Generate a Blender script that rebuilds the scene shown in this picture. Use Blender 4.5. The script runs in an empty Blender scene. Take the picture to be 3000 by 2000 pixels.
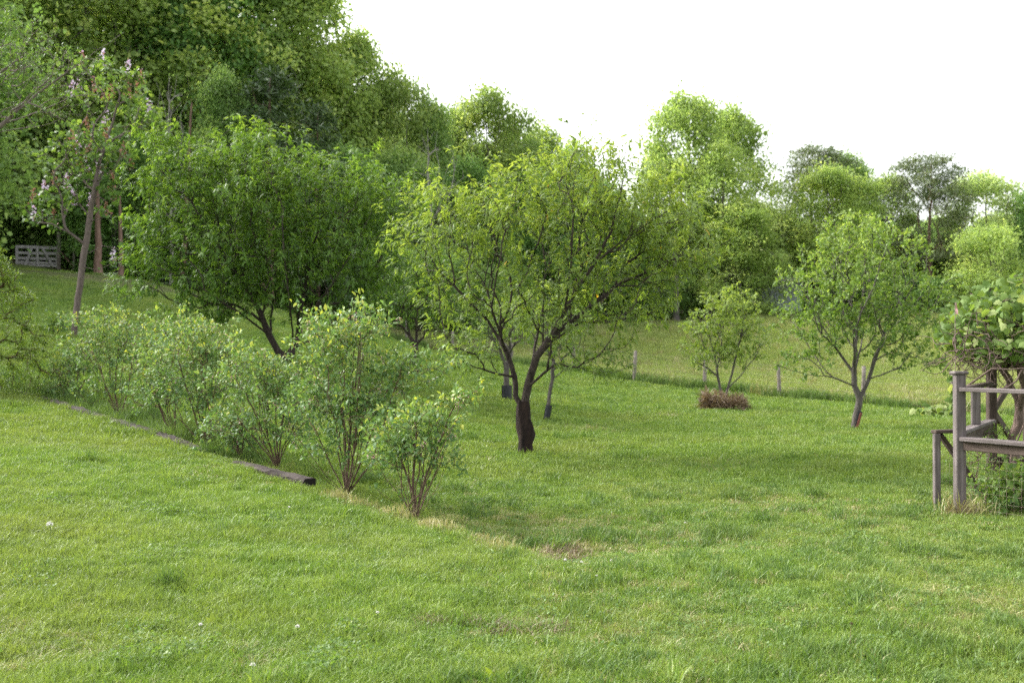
import bpy, bmesh, math, random
import numpy as np
from mathutils import Vector, Matrix

random.seed(11)
RNG = np.random.default_rng(11)
R = math.radians
SC = bpy.context.scene
COL = SC.collection

# ------------------------------------------------------------------ camera, sky, sun, exposure
F = 3217.0            # focal length in photograph pixels (3000 px wide)
HZ = 1030.0           # row of the horizon in the photograph
EYE = 1.55
cd = bpy.data.cameras.new('camera')
cam = bpy.data.objects.new('camera', cd)
COL.objects.link(cam)
cd.sensor_width = 36.0
cd.lens = 36.0 * F / 3000.0
cd.clip_start = 0.1
cd.clip_end = 3000
cam.location = (0, 0, EYE)
cam.rotation_euler = (R(90) + math.atan((HZ - 1000.0) / F), 0, 0)
cd.dof.use_dof = True
cd.dof.focus_distance = 8.5
cd.dof.aperture_fstop = 2.8
SC.camera = cam

SUN_EL, SUN_AZ = 37.0, -62.0     # azimuth measured clockwise from the view direction
world = bpy.data.worlds.new('World')
SC.world = world
world.use_nodes = True
wn, wl = world.node_tree.nodes, world.node_tree.links
bg = wn['Background']
sky = wn.new('ShaderNodeTexSky')
sky.sky_type = 'NISHITA'
sky.sun_disc = False
sky.sun_elevation = R(SUN_EL)
sky.sun_rotation = R(SUN_AZ)
sky.air_density = 1.0
sky.dust_density = 4.0
sky.ozone_density = 1.0
hs = wn.new('ShaderNodeHueSaturation')        # thin high overcast takes the blue out of the sky
hs.inputs['Saturation'].default_value = 0.16
wl.new(sky.outputs[0], hs.inputs['Color'])
wl.new(hs.outputs[0], bg.inputs[0])
bg.inputs[1].default_value = 0.15
ld = bpy.data.lights.new('sun', 'SUN')
ld.energy = 0.9
ld.angle = R(28)
ld.color = (1.0, 0.94, 0.84)
sun = bpy.data.objects.new('sun', ld)
COL.objects.link(sun)
sdir = Vector((math.sin(R(SUN_AZ)) * math.cos(R(SUN_EL)), math.cos(R(SUN_AZ)) * math.cos(R(SUN_EL)), math.sin(R(SUN_EL))))
sun.rotation_euler = sdir.to_track_quat('Z', 'Y').to_euler()
sun.location = (30, 20, 40)
vs = SC.view_settings
vs.view_transform = 'Standard'
vs.look = 'None'
vs.gamma = 1.0
vs.use_curve_mapping = False
vs.exposure = 2.2
SC.render.engine = 'CYCLES'
cy = SC.cycles
cy.max_bounces = 6
cy.diffuse_bounces = 3
cy.glossy_bounces = 2
cy.transmission_bounces = 5
cy.transparent_max_bounces = 4
cy.use_denoising = False
cy.adaptive_threshold = 0.01
cy.sample_clamp_indirect = 4.0

# ------------------------------------------------------------------ helpers
def W(px, py, d):
    return np.array([(px - 1500.0) / F * d, d, EYE + (HZ - py) / F * d])

def tag(o, label=None, cat=None, group=None, kind=None):
    if label: o['label'] = label
    if cat: o['category'] = cat
    if group: o['group'] = group
    if kind: o['kind'] = kind
    return o

def empty(name, loc, label=None, cat=None, group=None, rz=0.0):
    o = bpy.data.objects.new(name, None)
    o.empty_display_size = 0.2
    COL.objects.link(o)
    o.location = loc
    o.rotation_euler = (0, 0, rz)
    return tag(o, label, cat, group)

def link(name, me, mat=None, parent=None, loc=None):
    if mat is not None and not me.materials:
        me.materials.append(mat)
    o = bpy.data.objects.new(name, me)
    COL.objects.link(o)
    if parent is not None:
        o.parent = parent
    if loc is not None:
        o.location = loc
    return o

def npmesh(name, V, faces, tint=None, smooth=False):
    """faces: list of (n,k) int arrays"""
    V = np.asarray(V, dtype=np.float32).reshape(-1, 3)
    me = bpy.data.meshes.new(name)
    me.vertices.add(len(V))
    me.vertices.foreach_set('co', V.ravel())
    loops = np.concatenate([f.ravel() for f in faces]).astype(np.int32)
    tot = np.concatenate([np.full(len(f), f.shape[1], np.int32) for f in faces])
    start = np.concatenate([[0], np.cumsum(tot)[:-1]]).astype(np.int32)
    me.loops.add(len(loops))
    me.loops.foreach_set('vertex_index', loops)
    me.polygons.add(len(tot))
    me.polygons.foreach_set('loop_start', start)
    me.polygons.foreach_set('loop_total', tot)
    if smooth:
        me.polygons.foreach_set('use_smooth', np.ones(len(tot), bool))
    if tint is not None:
        a = me.attributes.new('tint', 'FLOAT', 'POINT')
        a.data.foreach_set('value', np.asarray(tint, np.float32))
    me.update(calc_edges=True)
    return me

class Noise:
    """smooth band-limited noise made of random sines"""
    def __init__(self, wl, seed, n=14):
        r = np.random.default_rng(seed)
        a = r.uniform(0, 2 * np.pi, n)
        k = 2 * np.pi / (wl * r.uniform(0.6, 1.7, n))
        self.kx, self.ky, self.p, self.n = np.cos(a) * k, np.sin(a) * k, r.uniform(0, 6.28, n), n
    def __call__(self, x, y):
        x = np.asarray(x, float); y = np.asarray(y, float)
        s = 0
        for i in range(self.n):
            s = s + np.sin(self.kx[i] * x + self.ky[i] * y + self.p[i])
        return s / math.sqrt(self.n) * 1.0

def sstep(a, b, t):
    t = np.clip((np.asarray(t, float) - a) / (b - a), 0, 1)
    return t * t * (3 - 2 * t)

# ------------------------------------------------------------------ materials
def new_mat(name):
    m = bpy.data.materials.new(name)
    m.use_nodes = True
    nt = m.node_tree
    nt.nodes.clear()
    out = nt.nodes.new('ShaderNodeOutputMaterial')
    return m, nt.nodes, nt.links, out

def ramp(N, stops):
    r = N.new('ShaderNodeValToRGB')
    e = r.color_ramp.elements
    while len(e) < len(stops):
        e.new(0.5)
    for i, (p, c) in enumerate(stops):
        e[i].position = p
        e[i].color = (*c, 1)
    return r

def leaf_mat(name, stops, trans=0.46, tcol=(1.25, 1.2, 0.55), rough=0.5, spec=0.35, objcol=False, lift=1.3):
    m, N, L, out = new_mat(name)
    at = N.new('ShaderNodeAttribute'); at.attribute_name = 'tint'
    rp = ramp(N, [(p, tuple(min(0.8, v * lift) for v in c)) for p, c in stops])
    L.new(at.outputs['Fac'], rp.inputs[0])
    col = rp.outputs[0]
    if objcol:
        oi = N.new('ShaderNodeObjectInfo')
        mx = N.new('ShaderNodeMix'); mx.data_type = 'RGBA'; mx.blend_type = 'MULTIPLY'
        mx.inputs['Factor'].default_value = 1.0
        L.new(col, mx.inputs[6]); L.new(oi.outputs['Color'], mx.inputs[7])
        col = mx.outputs[2]
    bs = N.new('ShaderNodeBsdfPrincipled')
    bs.inputs['Roughness'].default_value = rough
    bs.inputs['Specular IOR Level'].default_value = spec
    L.new(col, bs.inputs['Base Color'])
    tr = N.new('ShaderNodeBsdfTranslucent')
    m2 = N.new('ShaderNodeMix'); m2.data_type = 'RGBA'; m2.blend_type = 'MULTIPLY'
    m2.inputs['Factor'].default_value = 1.0
    L.new(col, m2.inputs[6]); m2.inputs[7].default_value = (*tcol, 1)
    L.new(m2.outputs[2], tr.inputs[0])
    ms = N.new('ShaderNodeMixShader'); ms.inputs[0].default_value = trans
    L.new(bs.outputs[0], ms.inputs[1]); L.new(tr.outputs[0], ms.inputs[2])
    L.new(ms.outputs[0], out.inputs[0])
    return m

def bark_mat(name, c1, c2, scale=9.0, stretch=0.22, bump=0.6, rough=0.9, c3=None):
    m, N, L, out = new_mat(name)
    tc = N.new('ShaderNodeTexCoord')
    mp = N.new('ShaderNodeMapping'); mp.inputs['Scale'].default_value = (1, 1, stretch)
    L.new(tc.outputs['Object'], mp.inputs[0])
    nz = N.new('ShaderNodeTexNoise'); nz.inputs['Scale'].default_value = scale * 3; nz.inputs['Detail'].default_value = 6
    nz.inputs['Roughness'].default_value = 0.7
    L.new(mp.outputs[0], nz.inputs['Vector'])
    st = [(0.32, c1), (0.68, c2)]
    if c3: st.append((0.8, c3))
    rp = ramp(N, st)
    L.new(nz.outputs['Fac'], rp.inputs[0])
    bs = N.new('ShaderNodeBsdfPrincipled'); bs.inputs['Roughness'].default_value = rough
    bs.inputs['Specular IOR Level'].default_value = 0.2
    L.new(rp.outputs[0], bs.inputs['Base Color'])
    bp = N.new('ShaderNodeBump'); bp.inputs['Strength'].default_value = bump; bp.inputs['Distance'].default_value = 0.02
    L.new(nz.outputs['Fac'], bp.inputs['Height']); L.new(bp.outputs[0], bs.inputs['Normal'])
    L.new(bs.outputs[0], out.inputs[0])
    return m

def wood_mat(name, c1, c2, c3):
    """weathered sawn timber, grain along the local X axis"""
    m, N, L, out = new_mat(name)
    tc = N.new('ShaderNodeTexCoord')
    oi = N.new('ShaderNodeObjectInfo')
    ad = N.new('ShaderNodeVectorMath'); ad.operation = 'ADD'
    L.new(tc.outputs['Object'], ad.inputs[0]); L.new(oi.outputs['Random'], ad.inputs[1])
    mp = N.new('ShaderNodeMapping'); mp.inputs['Scale'].default_value = (0.9, 16, 16)
    L.new(ad.outputs[0], mp.inputs[0])
    nz = N.new('ShaderNodeTexNoise'); nz.inputs['Scale'].default_value = 2.2; nz.inputs['Detail'].default_value = 7
    nz.inputs['Roughness'].default_value = 0.65; nz.inputs['Distortion'].default_value = 0.4
    L.new(mp.outputs[0], nz.inputs['Vector'])
    n2 = N.new('ShaderNodeTexNoise'); n2.inputs['Scale'].default_value = 5; n2.inputs['Detail'].default_value = 3
    L.new(ad.outputs[0], n2.inputs['Vector'])
    rp = ramp(N, [(0.3, c1), (0.55, c2), (0.75, c3)])
    L.new(nz.outputs['Fac'], rp.inputs[0])
    mx = N.new('ShaderNodeMix'); mx.data_type = 'RGBA'; mx.blend_type = 'MULTIPLY'
    r2 = ramp(N, [(0.3, (0.6, 0.58, 0.55)), (0.7, (1.15, 1.1, 1.1))])
    L.new(n2.outputs['Fac'], r2.inputs[0])
    mx.inputs['Factor'].default_value = 0.8
    L.new(rp.outputs[0], mx.inputs[6]); L.new(r2.outputs[0], mx.inputs[7])
    bs = N.new('ShaderNodeBsdfPrincipled'); bs.inputs['Roughness'].default_value = 0.85
    bs.inputs['Specular IOR Level'].default_value = 0.25
    L.new(mx.outputs[2], bs.inputs['Base Color'])
    bp = N.new('ShaderNodeBump'); bp.inputs['Strength'].default_value = 0.25; bp.inputs['Distance'].default_value = 0.004
    L.new(nz.outputs['Fac'], bp.inputs['Height']); L.new(bp.outputs[0], bs.inputs['Normal'])
    L.new(bs.outputs[0], out.inputs[0])
    return m

def plain_mat(name, c, rough=0.6, spec=0.3, metal=0.0, var=0.25, scale=20):
    m, N, L, out = new_mat(name)
    tc = N.new('ShaderNodeTexCoord')
    nz = N.new('ShaderNodeTexNoise'); nz.inputs['Scale'].default_value = scale; nz.inputs['Detail'].default_value = 4
    L.new(tc.outputs['Object'], nz.inputs['Vector'])
    rp = ramp(N, [(0.3, tuple(v * (1 - var) for v in c)), (0.7, tuple(min(1, v * (1 + var)) for v in c))])
    L.new(nz.outputs['Fac'], rp.inputs[0])
    bs = N.new('ShaderNodeBsdfPrincipled'); bs.inputs['Roughness'].default_value = rough
    bs.inputs['Specular IOR Level'].default_value = spec; bs.inputs['Metallic'].default_value = metal
    L.new(rp.outputs[0], bs.inputs['Base Color'])
    L.new(bs.outputs[0], out.inputs[0])
    return m

def grass_mat(name, stops, yellow, amt=0.5, trans=0.35, wl1=2.2, wl2=0.35):
    """blade colour varies tuft by tuft and in patches across the lawn"""
    m, N, L, out = new_mat(name)
    ge = N.new('ShaderNodeNewGeometry')
    oi = N.new('ShaderNodeObjectInfo')
    n1 = N.new('ShaderNodeTexNoise'); n1.inputs['Scale'].default_value = 1 / wl1; n1.inputs['Detail'].default_value = 3
    n2 = N.new('ShaderNodeTexNoise'); n2.inputs['Scale'].default_value = 1 / wl2; n2.inputs['Detail'].default_value = 2
    L.new(ge.outputs['Position'], n1.inputs['Vector']); L.new(ge.outputs['Position'], n2.inputs['Vector'])
    at = N.new('ShaderNodeAttribute'); at.attribute_name = 'tint'
    a1 = N.new('ShaderNodeMath'); a1.operation = 'MULTIPLY_ADD'
    L.new(oi.outputs['Random'], a1.inputs[0]); a1.inputs[1].default_value = 0.3
    a2 = N.new('ShaderNodeMath'); a2.operation = 'MULTIPLY_ADD'
    L.new(at.outputs['Fac'], a2.inputs[0]); a2.inputs[1].default_value = 0.62
    L.new(n2.outputs['Fac'], a1.inputs[2])
    L.new(a1.outputs[0], a2.inputs[2])
    sb = N.new('ShaderNodeMath'); sb.operation = 'SUBTRACT'
    L.new(a2.outputs[0], sb.inputs[0]); sb.inputs[1].default_value = 0.47
    rp = ramp(N, stops)
    L.new(sb.outputs[0], rp.inputs[0])
    rr = N.new('ShaderNodeMapRange'); rr.inputs[1].default_value = 0.46; rr.inputs[2].default_value = 0.66
    rr.inputs[4].default_value = amt
    L.new(n1.outputs['Fac'], rr.inputs[0])
    mx = N.new('ShaderNodeMix'); mx.data_type = 'RGBA'
    L.new(rr.outputs[0], mx.inputs['Factor']); L.new(rp.outputs[0], mx.inputs[6]); mx.inputs[7].default_value = (*yellow, 1)
    bs = N.new('ShaderNodeBsdfPrincipled'); bs.inputs['Roughness'].default_value = 0.5
    bs.inputs['Specular IOR Level'].default_value = 0.38
    L.new(mx.outputs[2], bs.inputs['Base Color'])
    tr = N.new('ShaderNodeBsdfTranslucent')
    m2 = N.new('ShaderNodeMix'); m2.data_type = 'RGBA'; m2.blend_type = 'MULTIPLY'; m2.inputs['Factor'].default_value = 1
    L.new(mx.outputs[2], m2.inputs[6]); m2.inputs[7].default_value = (1.2, 1.2, 0.6, 1)
    L.new(m2.outputs[2], tr.inputs[0])
    ms = N.new('ShaderNodeMixShader'); ms.inputs[0].default_value = trans
    L.new(bs.outputs[0], ms.inputs[1]); L.new(tr.outputs[0], ms.inputs[2])
    L.new(ms.outputs[0], out.inputs[0])
    return m

M = {}
M['peach_leaf'] = leaf_mat('peach_leaf', [(0, (0.066, 0.112, 0.026)), (0.6, (0.112, 0.165, 0.036)), (0.93, (0.19, 0.235, 0.06)), (1, (0.40, 0.24, 0.03))], lift=1.5, trans=0.5)
M['peach_leaf_deep'] = leaf_mat('peach_leaf_deep', [(0, (0.04, 0.085, 0.016)), (0.6, (0.072, 0.13, 0.024)), (1, (0.14, 0.20, 0.04))], lift=1.65, trans=0.48)
M['apple_leaf'] = leaf_mat('apple_leaf', [(0, (0.06, 0.115, 0.022)), (0.6, (0.105, 0.175, 0.035)), (1, (0.22, 0.29, 0.09))])
M['lime_leaf'] = leaf_mat('lime_leaf', [(0, (0.09, 0.15, 0.03)), (0.6, (0.135, 0.2, 0.04)), (1, (0.21, 0.27, 0.075))])
M['blue_leaf'] = leaf_mat('blue_leaf', [(0, (0.045, 0.095, 0.03)), (0.45, (0.092, 0.165, 0.055)), (0.75, (0.16, 0.235, 0.07)), (1, (0.30, 0.32, 0.06))], trans=0.36, spec=0.3, rough=0.5)
M['blossom'] = leaf_mat('blossom', [(0, (0.22, 0.12, 0.09)), (1, (0.55, 0.36, 0.34))], trans=0.25, tcol=(1, 1, 1))
M['lilac'] = leaf_mat('lilac', [(0, (0.2, 0.085, 0.05)), (0.5, (0.28, 0.14, 0.10)), (0.62, (0.5, 0.36, 0.55)), (1, (0.72, 0.6, 0.78))], trans=0.25, tcol=(1, 1, 1))
M['wood_leaf'] = leaf_mat('wood_leaf', [(0, (0.06, 0.105, 0.028)), (0.6, (0.10, 0.155, 0.044)), (1, (0.165, 0.22, 0.07))], objcol=True, lift=2.25, trans=0.54, tcol=(1.15, 1.12, 0.75))
M['needle'] = leaf_mat('needle', [(0, (0.035, 0.065, 0.022)), (1, (0.085, 0.12, 0.05))], trans=0.15, objcol=True)
M['vine_leaf'] = leaf_mat('vine_leaf', [(0, (0.06, 0.11, 0.026)), (0.6, (0.115, 0.175, 0.045)), (1, (0.25, 0.29, 0.12))], trans=0.42, spec=0.18, rough=0.55)
M['weed_leaf'] = leaf_mat('weed_leaf', [(0, (0.05, 0.10, 0.025)), (0.6, (0.095, 0.165, 0.04)), (1, (0.16, 0.23, 0.06))])
M['bright_leaf'] = leaf_mat('bright_leaf', [(0, (0.19, 0.27, 0.03)), (1, (0.26, 0.33, 0.04))], lift=1.0)
M['peach_bark'] = bark_mat('peach_bark', (0.015, 0.011, 0.010), (0.075, 0.058, 0.05), 7, 0.3, 0.8)
M['peach_bark_old'] = bark_mat('peach_bark_old', (0.005, 0.004, 0.004), (0.034, 0.021, 0.017), 5, 0.18, 1.0)
M['grey_bark'] = bark_mat('grey_bark', (0.05, 0.043, 0.038), (0.13, 0.115, 0.105), 6, 0.3)
M['pale_bark'] = bark_mat('pale_bark', (0.14, 0.125, 0.115), (0.3, 0.28, 0.26), 5, 0.4)
M['catalpa_bark'] = bark_mat('catalpa_bark', (0.085, 0.065, 0.06), (0.18, 0.14, 0.13), 5, 0.3)
M['pine_bark'] = bark_mat('pine_bark', (0.085, 0.05, 0.038), (0.22, 0.145, 0.115), 3, 0.3, 1.0)
M['shrub_bark'] = bark_mat('shrub_bark', (0.05, 0.032, 0.022), (0.17, 0.115, 0.08), 14, 0.3)
M['vine_bark'] = bark_mat('vine_bark', (0.06, 0.042, 0.034), (0.18, 0.13, 0.11), 14, 0.2)
M['deck_wood'] = wood_mat('deck_wood', (0.07, 0.058, 0.056), (0.135, 0.118, 0.115), (0.215, 0.195, 0.195))
M['dark_wood'] = wood_mat('dark_wood', (0.04, 0.028, 0.023), (0.08, 0.06, 0.05), (0.13, 0.103, 0.09))
M['tie_wood'] = wood_mat('tie_wood', (0.015, 0.011, 0.010), (0.042, 0.032, 0.029), (0.11, 0.088, 0.08))
M['tie_end'] = plain_mat('tie_end', (0.014, 0.011, 0.010), 0.9, 0.2)
M['fence_wood'] = wood_mat('fence_wood', (0.12, 0.10, 0.09), (0.22, 0.195, 0.18), (0.33, 0.30, 0.28))
M['gate_wood'] = wood_mat('gate_wood', (0.24, 0.23, 0.24), (0.37, 0.36, 0.37), (0.48, 0.47, 0.48))
M['wire'] = plain_mat('wire', (0.20, 0.16, 0.13), 0.6, 0.4, 0.6)
M['guard'] = plain_mat('guard', (0.012, 0.013, 0.018), 0.5, 0.4)
M['red_wrap'] = plain_mat('red_wrap', (0.16, 0.05, 0.035), 0.6, 0.3)
M['shed_wall'] = plain_mat('shed_wall', (0.17, 0.19, 0.22), 0.6, 0.4, 0.0, 0.2, 3)
M['shed_roof'] = plain_mat('shed_roof', (0.20, 0.19, 0.19), 0.5, 0.5, 0.3, 0.2, 2)
M['shed_dark'] = plain_mat('shed_dark', (0.03, 0.028, 0.028), 0.9, 0.2)
M['clover_white'] = plain_mat('clover_white', (0.72, 0.70, 0.66), 0.7, 0.2, 0, 0.1, 60)
M['flag_cloth'] = plain_mat('flag_cloth', (0.6, 0.36, 0.35), 0.8, 0.2, 0, 0.3, 30)
M['pole_metal'] = plain_mat('pole_metal', (0.2, 0.15, 0.13), 0.5, 0.5, 0.3)
G_GREEN = [(0.1, (0.088, 0.165, 0.028)), (0.45, (0.145, 0.232, 0.037)), (0.9, (0.23, 0.305, 0.07))]
M['grass'] = grass_mat('grass', G_GREEN, (0.225, 0.26, 0.07), 0.5)
M['grass_deep'] = grass_mat('grass_deep', [(0.1, (0.06, 0.12, 0.025)), (0.5, (0.105, 0.18, 0.04)), (0.9, (0.155, 0.23, 0.06))], (0.14, 0.2, 0.05), 0.4)
M['grass_straw'] = grass_mat('grass_straw', [(0.1, (0.18, 0.18, 0.065)), (0.5, (0.29, 0.27, 0.12)), (0.9, (0.43, 0.40, 0.22))], (0.24, 0.25, 0.08), 0.4, 0.25)
M['grass_dead'] = grass_mat('grass_dead', [(0.1, (0.11, 0.082, 0.05)), (0.5, (0.205, 0.155, 0.10)), (0.9, (0.32, 0.26, 0.18))], (0.17, 0.15, 0.08), 0.4, 0.2)
M['ring_grass'] = grass_mat('ring_grass', [(0.1, (0.075, 0.05, 0.034)), (0.5, (0.155, 0.105, 0.07)), (0.9, (0.26, 0.19, 0.13))], (0.12, 0.1, 0.05), 0.4, 0.2)
M['field_grass'] = grass_mat('field_grass', [(0.1, (0.165, 0.235, 0.055)), (0.5, (0.22, 0.285, 0.075)), (0.9, (0.29, 0.34, 0.115))], (0.29, 0.315, 0.1), 0.5, 0.35, 6, 0.9)

# ------------------------------------------------------------------ terrain
CTRL = [(0, 2000, 4.75), (800, 2000, 4.95), (1500, 2000, 5.1), (2300, 2000, 5.15), (3000, 2000, 5.2),
        (0, 1550, 7.9), (500, 1560, 8.3), (900, 1600, 8.3), (1250, 1750, 6.95), (1600, 1652, 8.0),
        (50, 1165, 20.0), (250, 1215, 17.0), (450, 1275, 14.6), (700, 1360, 12.4), (900, 1425, 11.1), (1000, 1460, 10.6), (1150, 1510, 9.8),
        (1330, 1565, 9.2), (1215, 1500, 10.6), (1400, 1450, 11.9), (2000, 1500, 10.6), (2500, 1500, 10.6), (2810, 1510, 10.4), (3000, 1540, 9.8),
        (1540, 1330, 16.6), (1600, 1235, 24.3), (1483, 1175, 34.0), (2500, 1258, 21.9), (2120, 1195, 30.2), (2740, 1440, 12.3),
        (2280, 1330, 16.6), (2900, 1250, 22.5),
        (1860, 1115, 43.5), (2065, 1140, 42.0), (2283, 1163, 39.5), (2525, 1187, 37.0), (2790, 1212, 34.5), (3000, 1225, 32.5), (1326, 1038, 55.0),
        (215, 982, 30.0), (0, 1060, 25.0), (110, 1025, 27.0), (300, 850, 45.0), (500, 868, 45.0), (100, 800, 55.0), (110, 785, 60.0), (285, 805, 51.0),
        (840, 1068, 24.0), (600, 1130, 21.5), (1215, 1100, 31.0), (1000, 985, 45.0), (1300, 985, 64.0), (1600, 960, 75.0), (1900, 945, 85.0), (2260, 905, 92.0), (2700, 925, 85.0),
        (2950, 935, 80.0), (350, 1130, 20.5)]
P = [W(*c) for c in CTRL]
P += [np.array(v, float) for v in [(-60, 90, 15), (-30, 95, 9.5), (0, 105, 5.5), (40, 105, 5.2), (95, 105, 4.5), (-80, 30, 10), (-28, 22, 3.0),
      (-14, 2, 0.8), (-6, 0, 0.35), (0, 0, 0.0), (8, 0, -0.05), (28, 2, -0.2), (26, 22, -0.35), (-10, -12, 0.5), (10, -12, 0.0),
      (0, 320, 16), (-260, 220, 40), (260, 220, 10), (260, 0, 0), (-260, 0, 24), (0, -150, 0), (-150, -150, 8), (150, -150, -2), (-300, 400, 45), (300, 400, 14)]]
P = np.array(P)

def _u(r2):
    return np.where(r2 > 1e-9, 0.5 * r2 * np.log(np.maximum(r2, 1e-9)), 0.0)

n = len(P)
K = _u(((P[:, None, :2] - P[None, :, :2]) ** 2).sum(-1)) + np.eye(n) * 6.0
A = np.zeros((n + 3, n + 3))
A[:n, :n] = K; A[:n, n] = 1; A[:n, n + 1:] = P[:, :2]; A[n, :n] = 1; A[n + 1:, :n] = P[:, :2].T
TW = np.linalg.solve(A, np.concatenate([P[:, 2], np.zeros(3)]))

EDGE = np.array([W(*c)[:2] for c in [(-260, 1090, 26.5), (-100, 1128, 23.0), (50, 1165, 20.0), (150, 1190, 18.5), (250, 1215, 17.0), (450, 1275, 14.6), (600, 1330, 13.2), (700, 1360, 12.4),
                 (900, 1425, 11.1), (1000, 1460, 10.6), (1150, 1510, 9.8), (1250, 1540, 9.45), (1350, 1568, 9.1), (1500, 1618, 8.5), (1620, 1655, 8.0), (1760, 1690, 7.6)]])
DROP = np.array([0.2, 0.2, 0.2, 0.2, 0.2, 0.2, 0.2, 0.2, 0.2, 0.2, 0.19, 0.18, 0.17, 0.13, 0.08, 0.0])
NB1, NB2, NB3 = Noise(2.6, 3), Noise(0.7, 4), Noise(9, 5)

def edge_dist(x, y):
    x = np.asarray(x, float); y = np.asarray(y, float)
    best = np.full(x.shape, 1e9); sg = np.zeros(x.shape); dr = np.zeros(x.shape)
    for i in range(len(EDGE) - 1):
        a, b = EDGE[i], EDGE[i + 1]
        v = b - a
        t = np.clip(((x - a[0]) * v[0] + (y - a[1]) * v[1]) / (v @ v), 0, 1)
        qx, qy = x - a[0] - t * v[0], y - a[1] - t * v[1]
        d = np.hypot(qx, qy)
        k = d < best
        best = np.where(k, d, best)
        sg = np.where(k, np.sign(v[0] * qy - v[1] * qx), sg)
        dr = np.where(k, DROP[i] + (DROP[i + 1] - DROP[i]) * t, dr)
    return best * sg, dr       # positive: far side (below the bank)

def ground(x, y):
    x = np.asarray(x, float); y = np.asarray(y, float)
    shp = x.shape
    xf, yf = x.ravel(), y.ravel()
    z = TW[n] + TW[n + 1] * xf + TW[n + 2] * yf
    for i in range(n):
        z = z + TW[i] * _u((xf - P[i, 0]) ** 2 + (yf - P[i, 1]) ** 2)
    q, dr = edge_dist(xf, yf)
    z = z - dr * sstep(-0.02, 0.16, q) * np.exp(-np.clip(q, 0, 50) / 2.2)
    r = np.hypot(xf, yf)
    z = z + 0.022 * NB1(xf, yf) * sstep(2, 6, r) + 0.007 * NB2(xf, yf) + 0.06 * NB3(xf, yf) * sstep(20, 60, r)
    return z.reshape(shp)

def gz(x, y):
    return float(ground(np.array([x]), np.array([y]))[0])

def ground_at(px, py, dmin=3.5, dmax=130):
    d = np.concatenate([np.arange(dmin, 40, 0.05), np.arange(40, dmax, 0.2)])
    x = (px - 1500) / F * d
    z = EYE + (HZ - py) / F * d
    g = ground(x, d)
    k = np.argmax(z <= g) if (z <= g).any() else len(d) - 1
    return np.array([x[k], d[k], g[k]])

def axis(fine0, fine1, fs, mids, far):
    a = list(np.arange(fine0, fine1, fs))
    lo, hi = fine0, a[-1]
    st = fs
    while lo > far[0]:
        st = min(st * 1.12, mids if lo > -40 else 30); lo -= st; a.insert(0, lo)
    st = fs
    while hi < far[1]:
        st = min(st * 1.12, mids if hi < 110 else 30); hi += st; a.append(hi)
    return np.array(a)

XS = axis(-10.5, 6.0, 0.15, 1.6, (-700, 700))
YS = axis(4.0, 20.5, 0.15, 1.6, (-160, 1200))
GX, GY = np.meshgrid(XS, YS)
GZ = ground(GX, GY)
nx, ny = len(XS), len(YS)
idx = np.arange(nx * ny).reshape(ny, nx)
quads = np.stack([idx[:-1, :-1], idx[:-1, 1:], idx[1:, 1:], idx[1:, :-1]], -1).reshape(-1, 4)
gme = npmesh('ground', np.stack([GX, GY, GZ], -1), [quads], smooth=True)
FENCE = np.array([W(*c)[:2] for c in [(700, 0, 62), (1000, 0, 60), (1326, 0, 55), (1600, 0, 49), (1860, 0, 43.5), (2065, 0, 42), (2283, 0, 39.5), (2525, 0, 37), (2790, 0, 34.5), (3000, 0, 32.5), (3300, 0, 30)]])

def fence_y(x):
    return np.interp(x, FENCE[:, 0], FENCE[:, 1])
zone_field = sstep(-0.3, 0.5, GY - fence_y(GX)) * sstep(-16, -12, GX) * (GY > 25)
NW = Noise(7, 21)
zone_wood = sstep(-2, 3, GY - (58 + 0.42 * np.clip(GX + 25, 0, 70) + 1.5 * NW(GX, GY)))
wx, wy = W(250, 830, 48)[:2]
zone_wood = np.maximum(zone_wood, 0.8 * np.exp(-(((GX - wx) / 9) ** 2 + ((GY - wy - 1 - 0.12 * (GX - wx)) / 3.2) ** 2)))
mulch = np.zeros_like(GX)
for (px, py, rr) in [(1540, 1338, 0.42), (2500, 1262, 0.3), (1600, 1237, 0.35), (840, 1070, 0.9), (1225, 1102, 1.0), (110, 1022, 0.6), (2900, 1500, 1.0), (2120, 1198, 0.9)]:
    c = ground_at(px, py)
    mulch = np.maximum(mulch, np.exp(-((GX - c[0]) ** 2 + (GY - c[1]) ** 2) / rr ** 2))
ca = gme.color_attributes.new('zone', 'FLOAT_COLOR', 'POINT')
ca.data.foreach_set('color', np.stack([zone_field, zone_wood, mulch, np.ones_like(GX)], -1).astype(np.float32).ravel())

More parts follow.
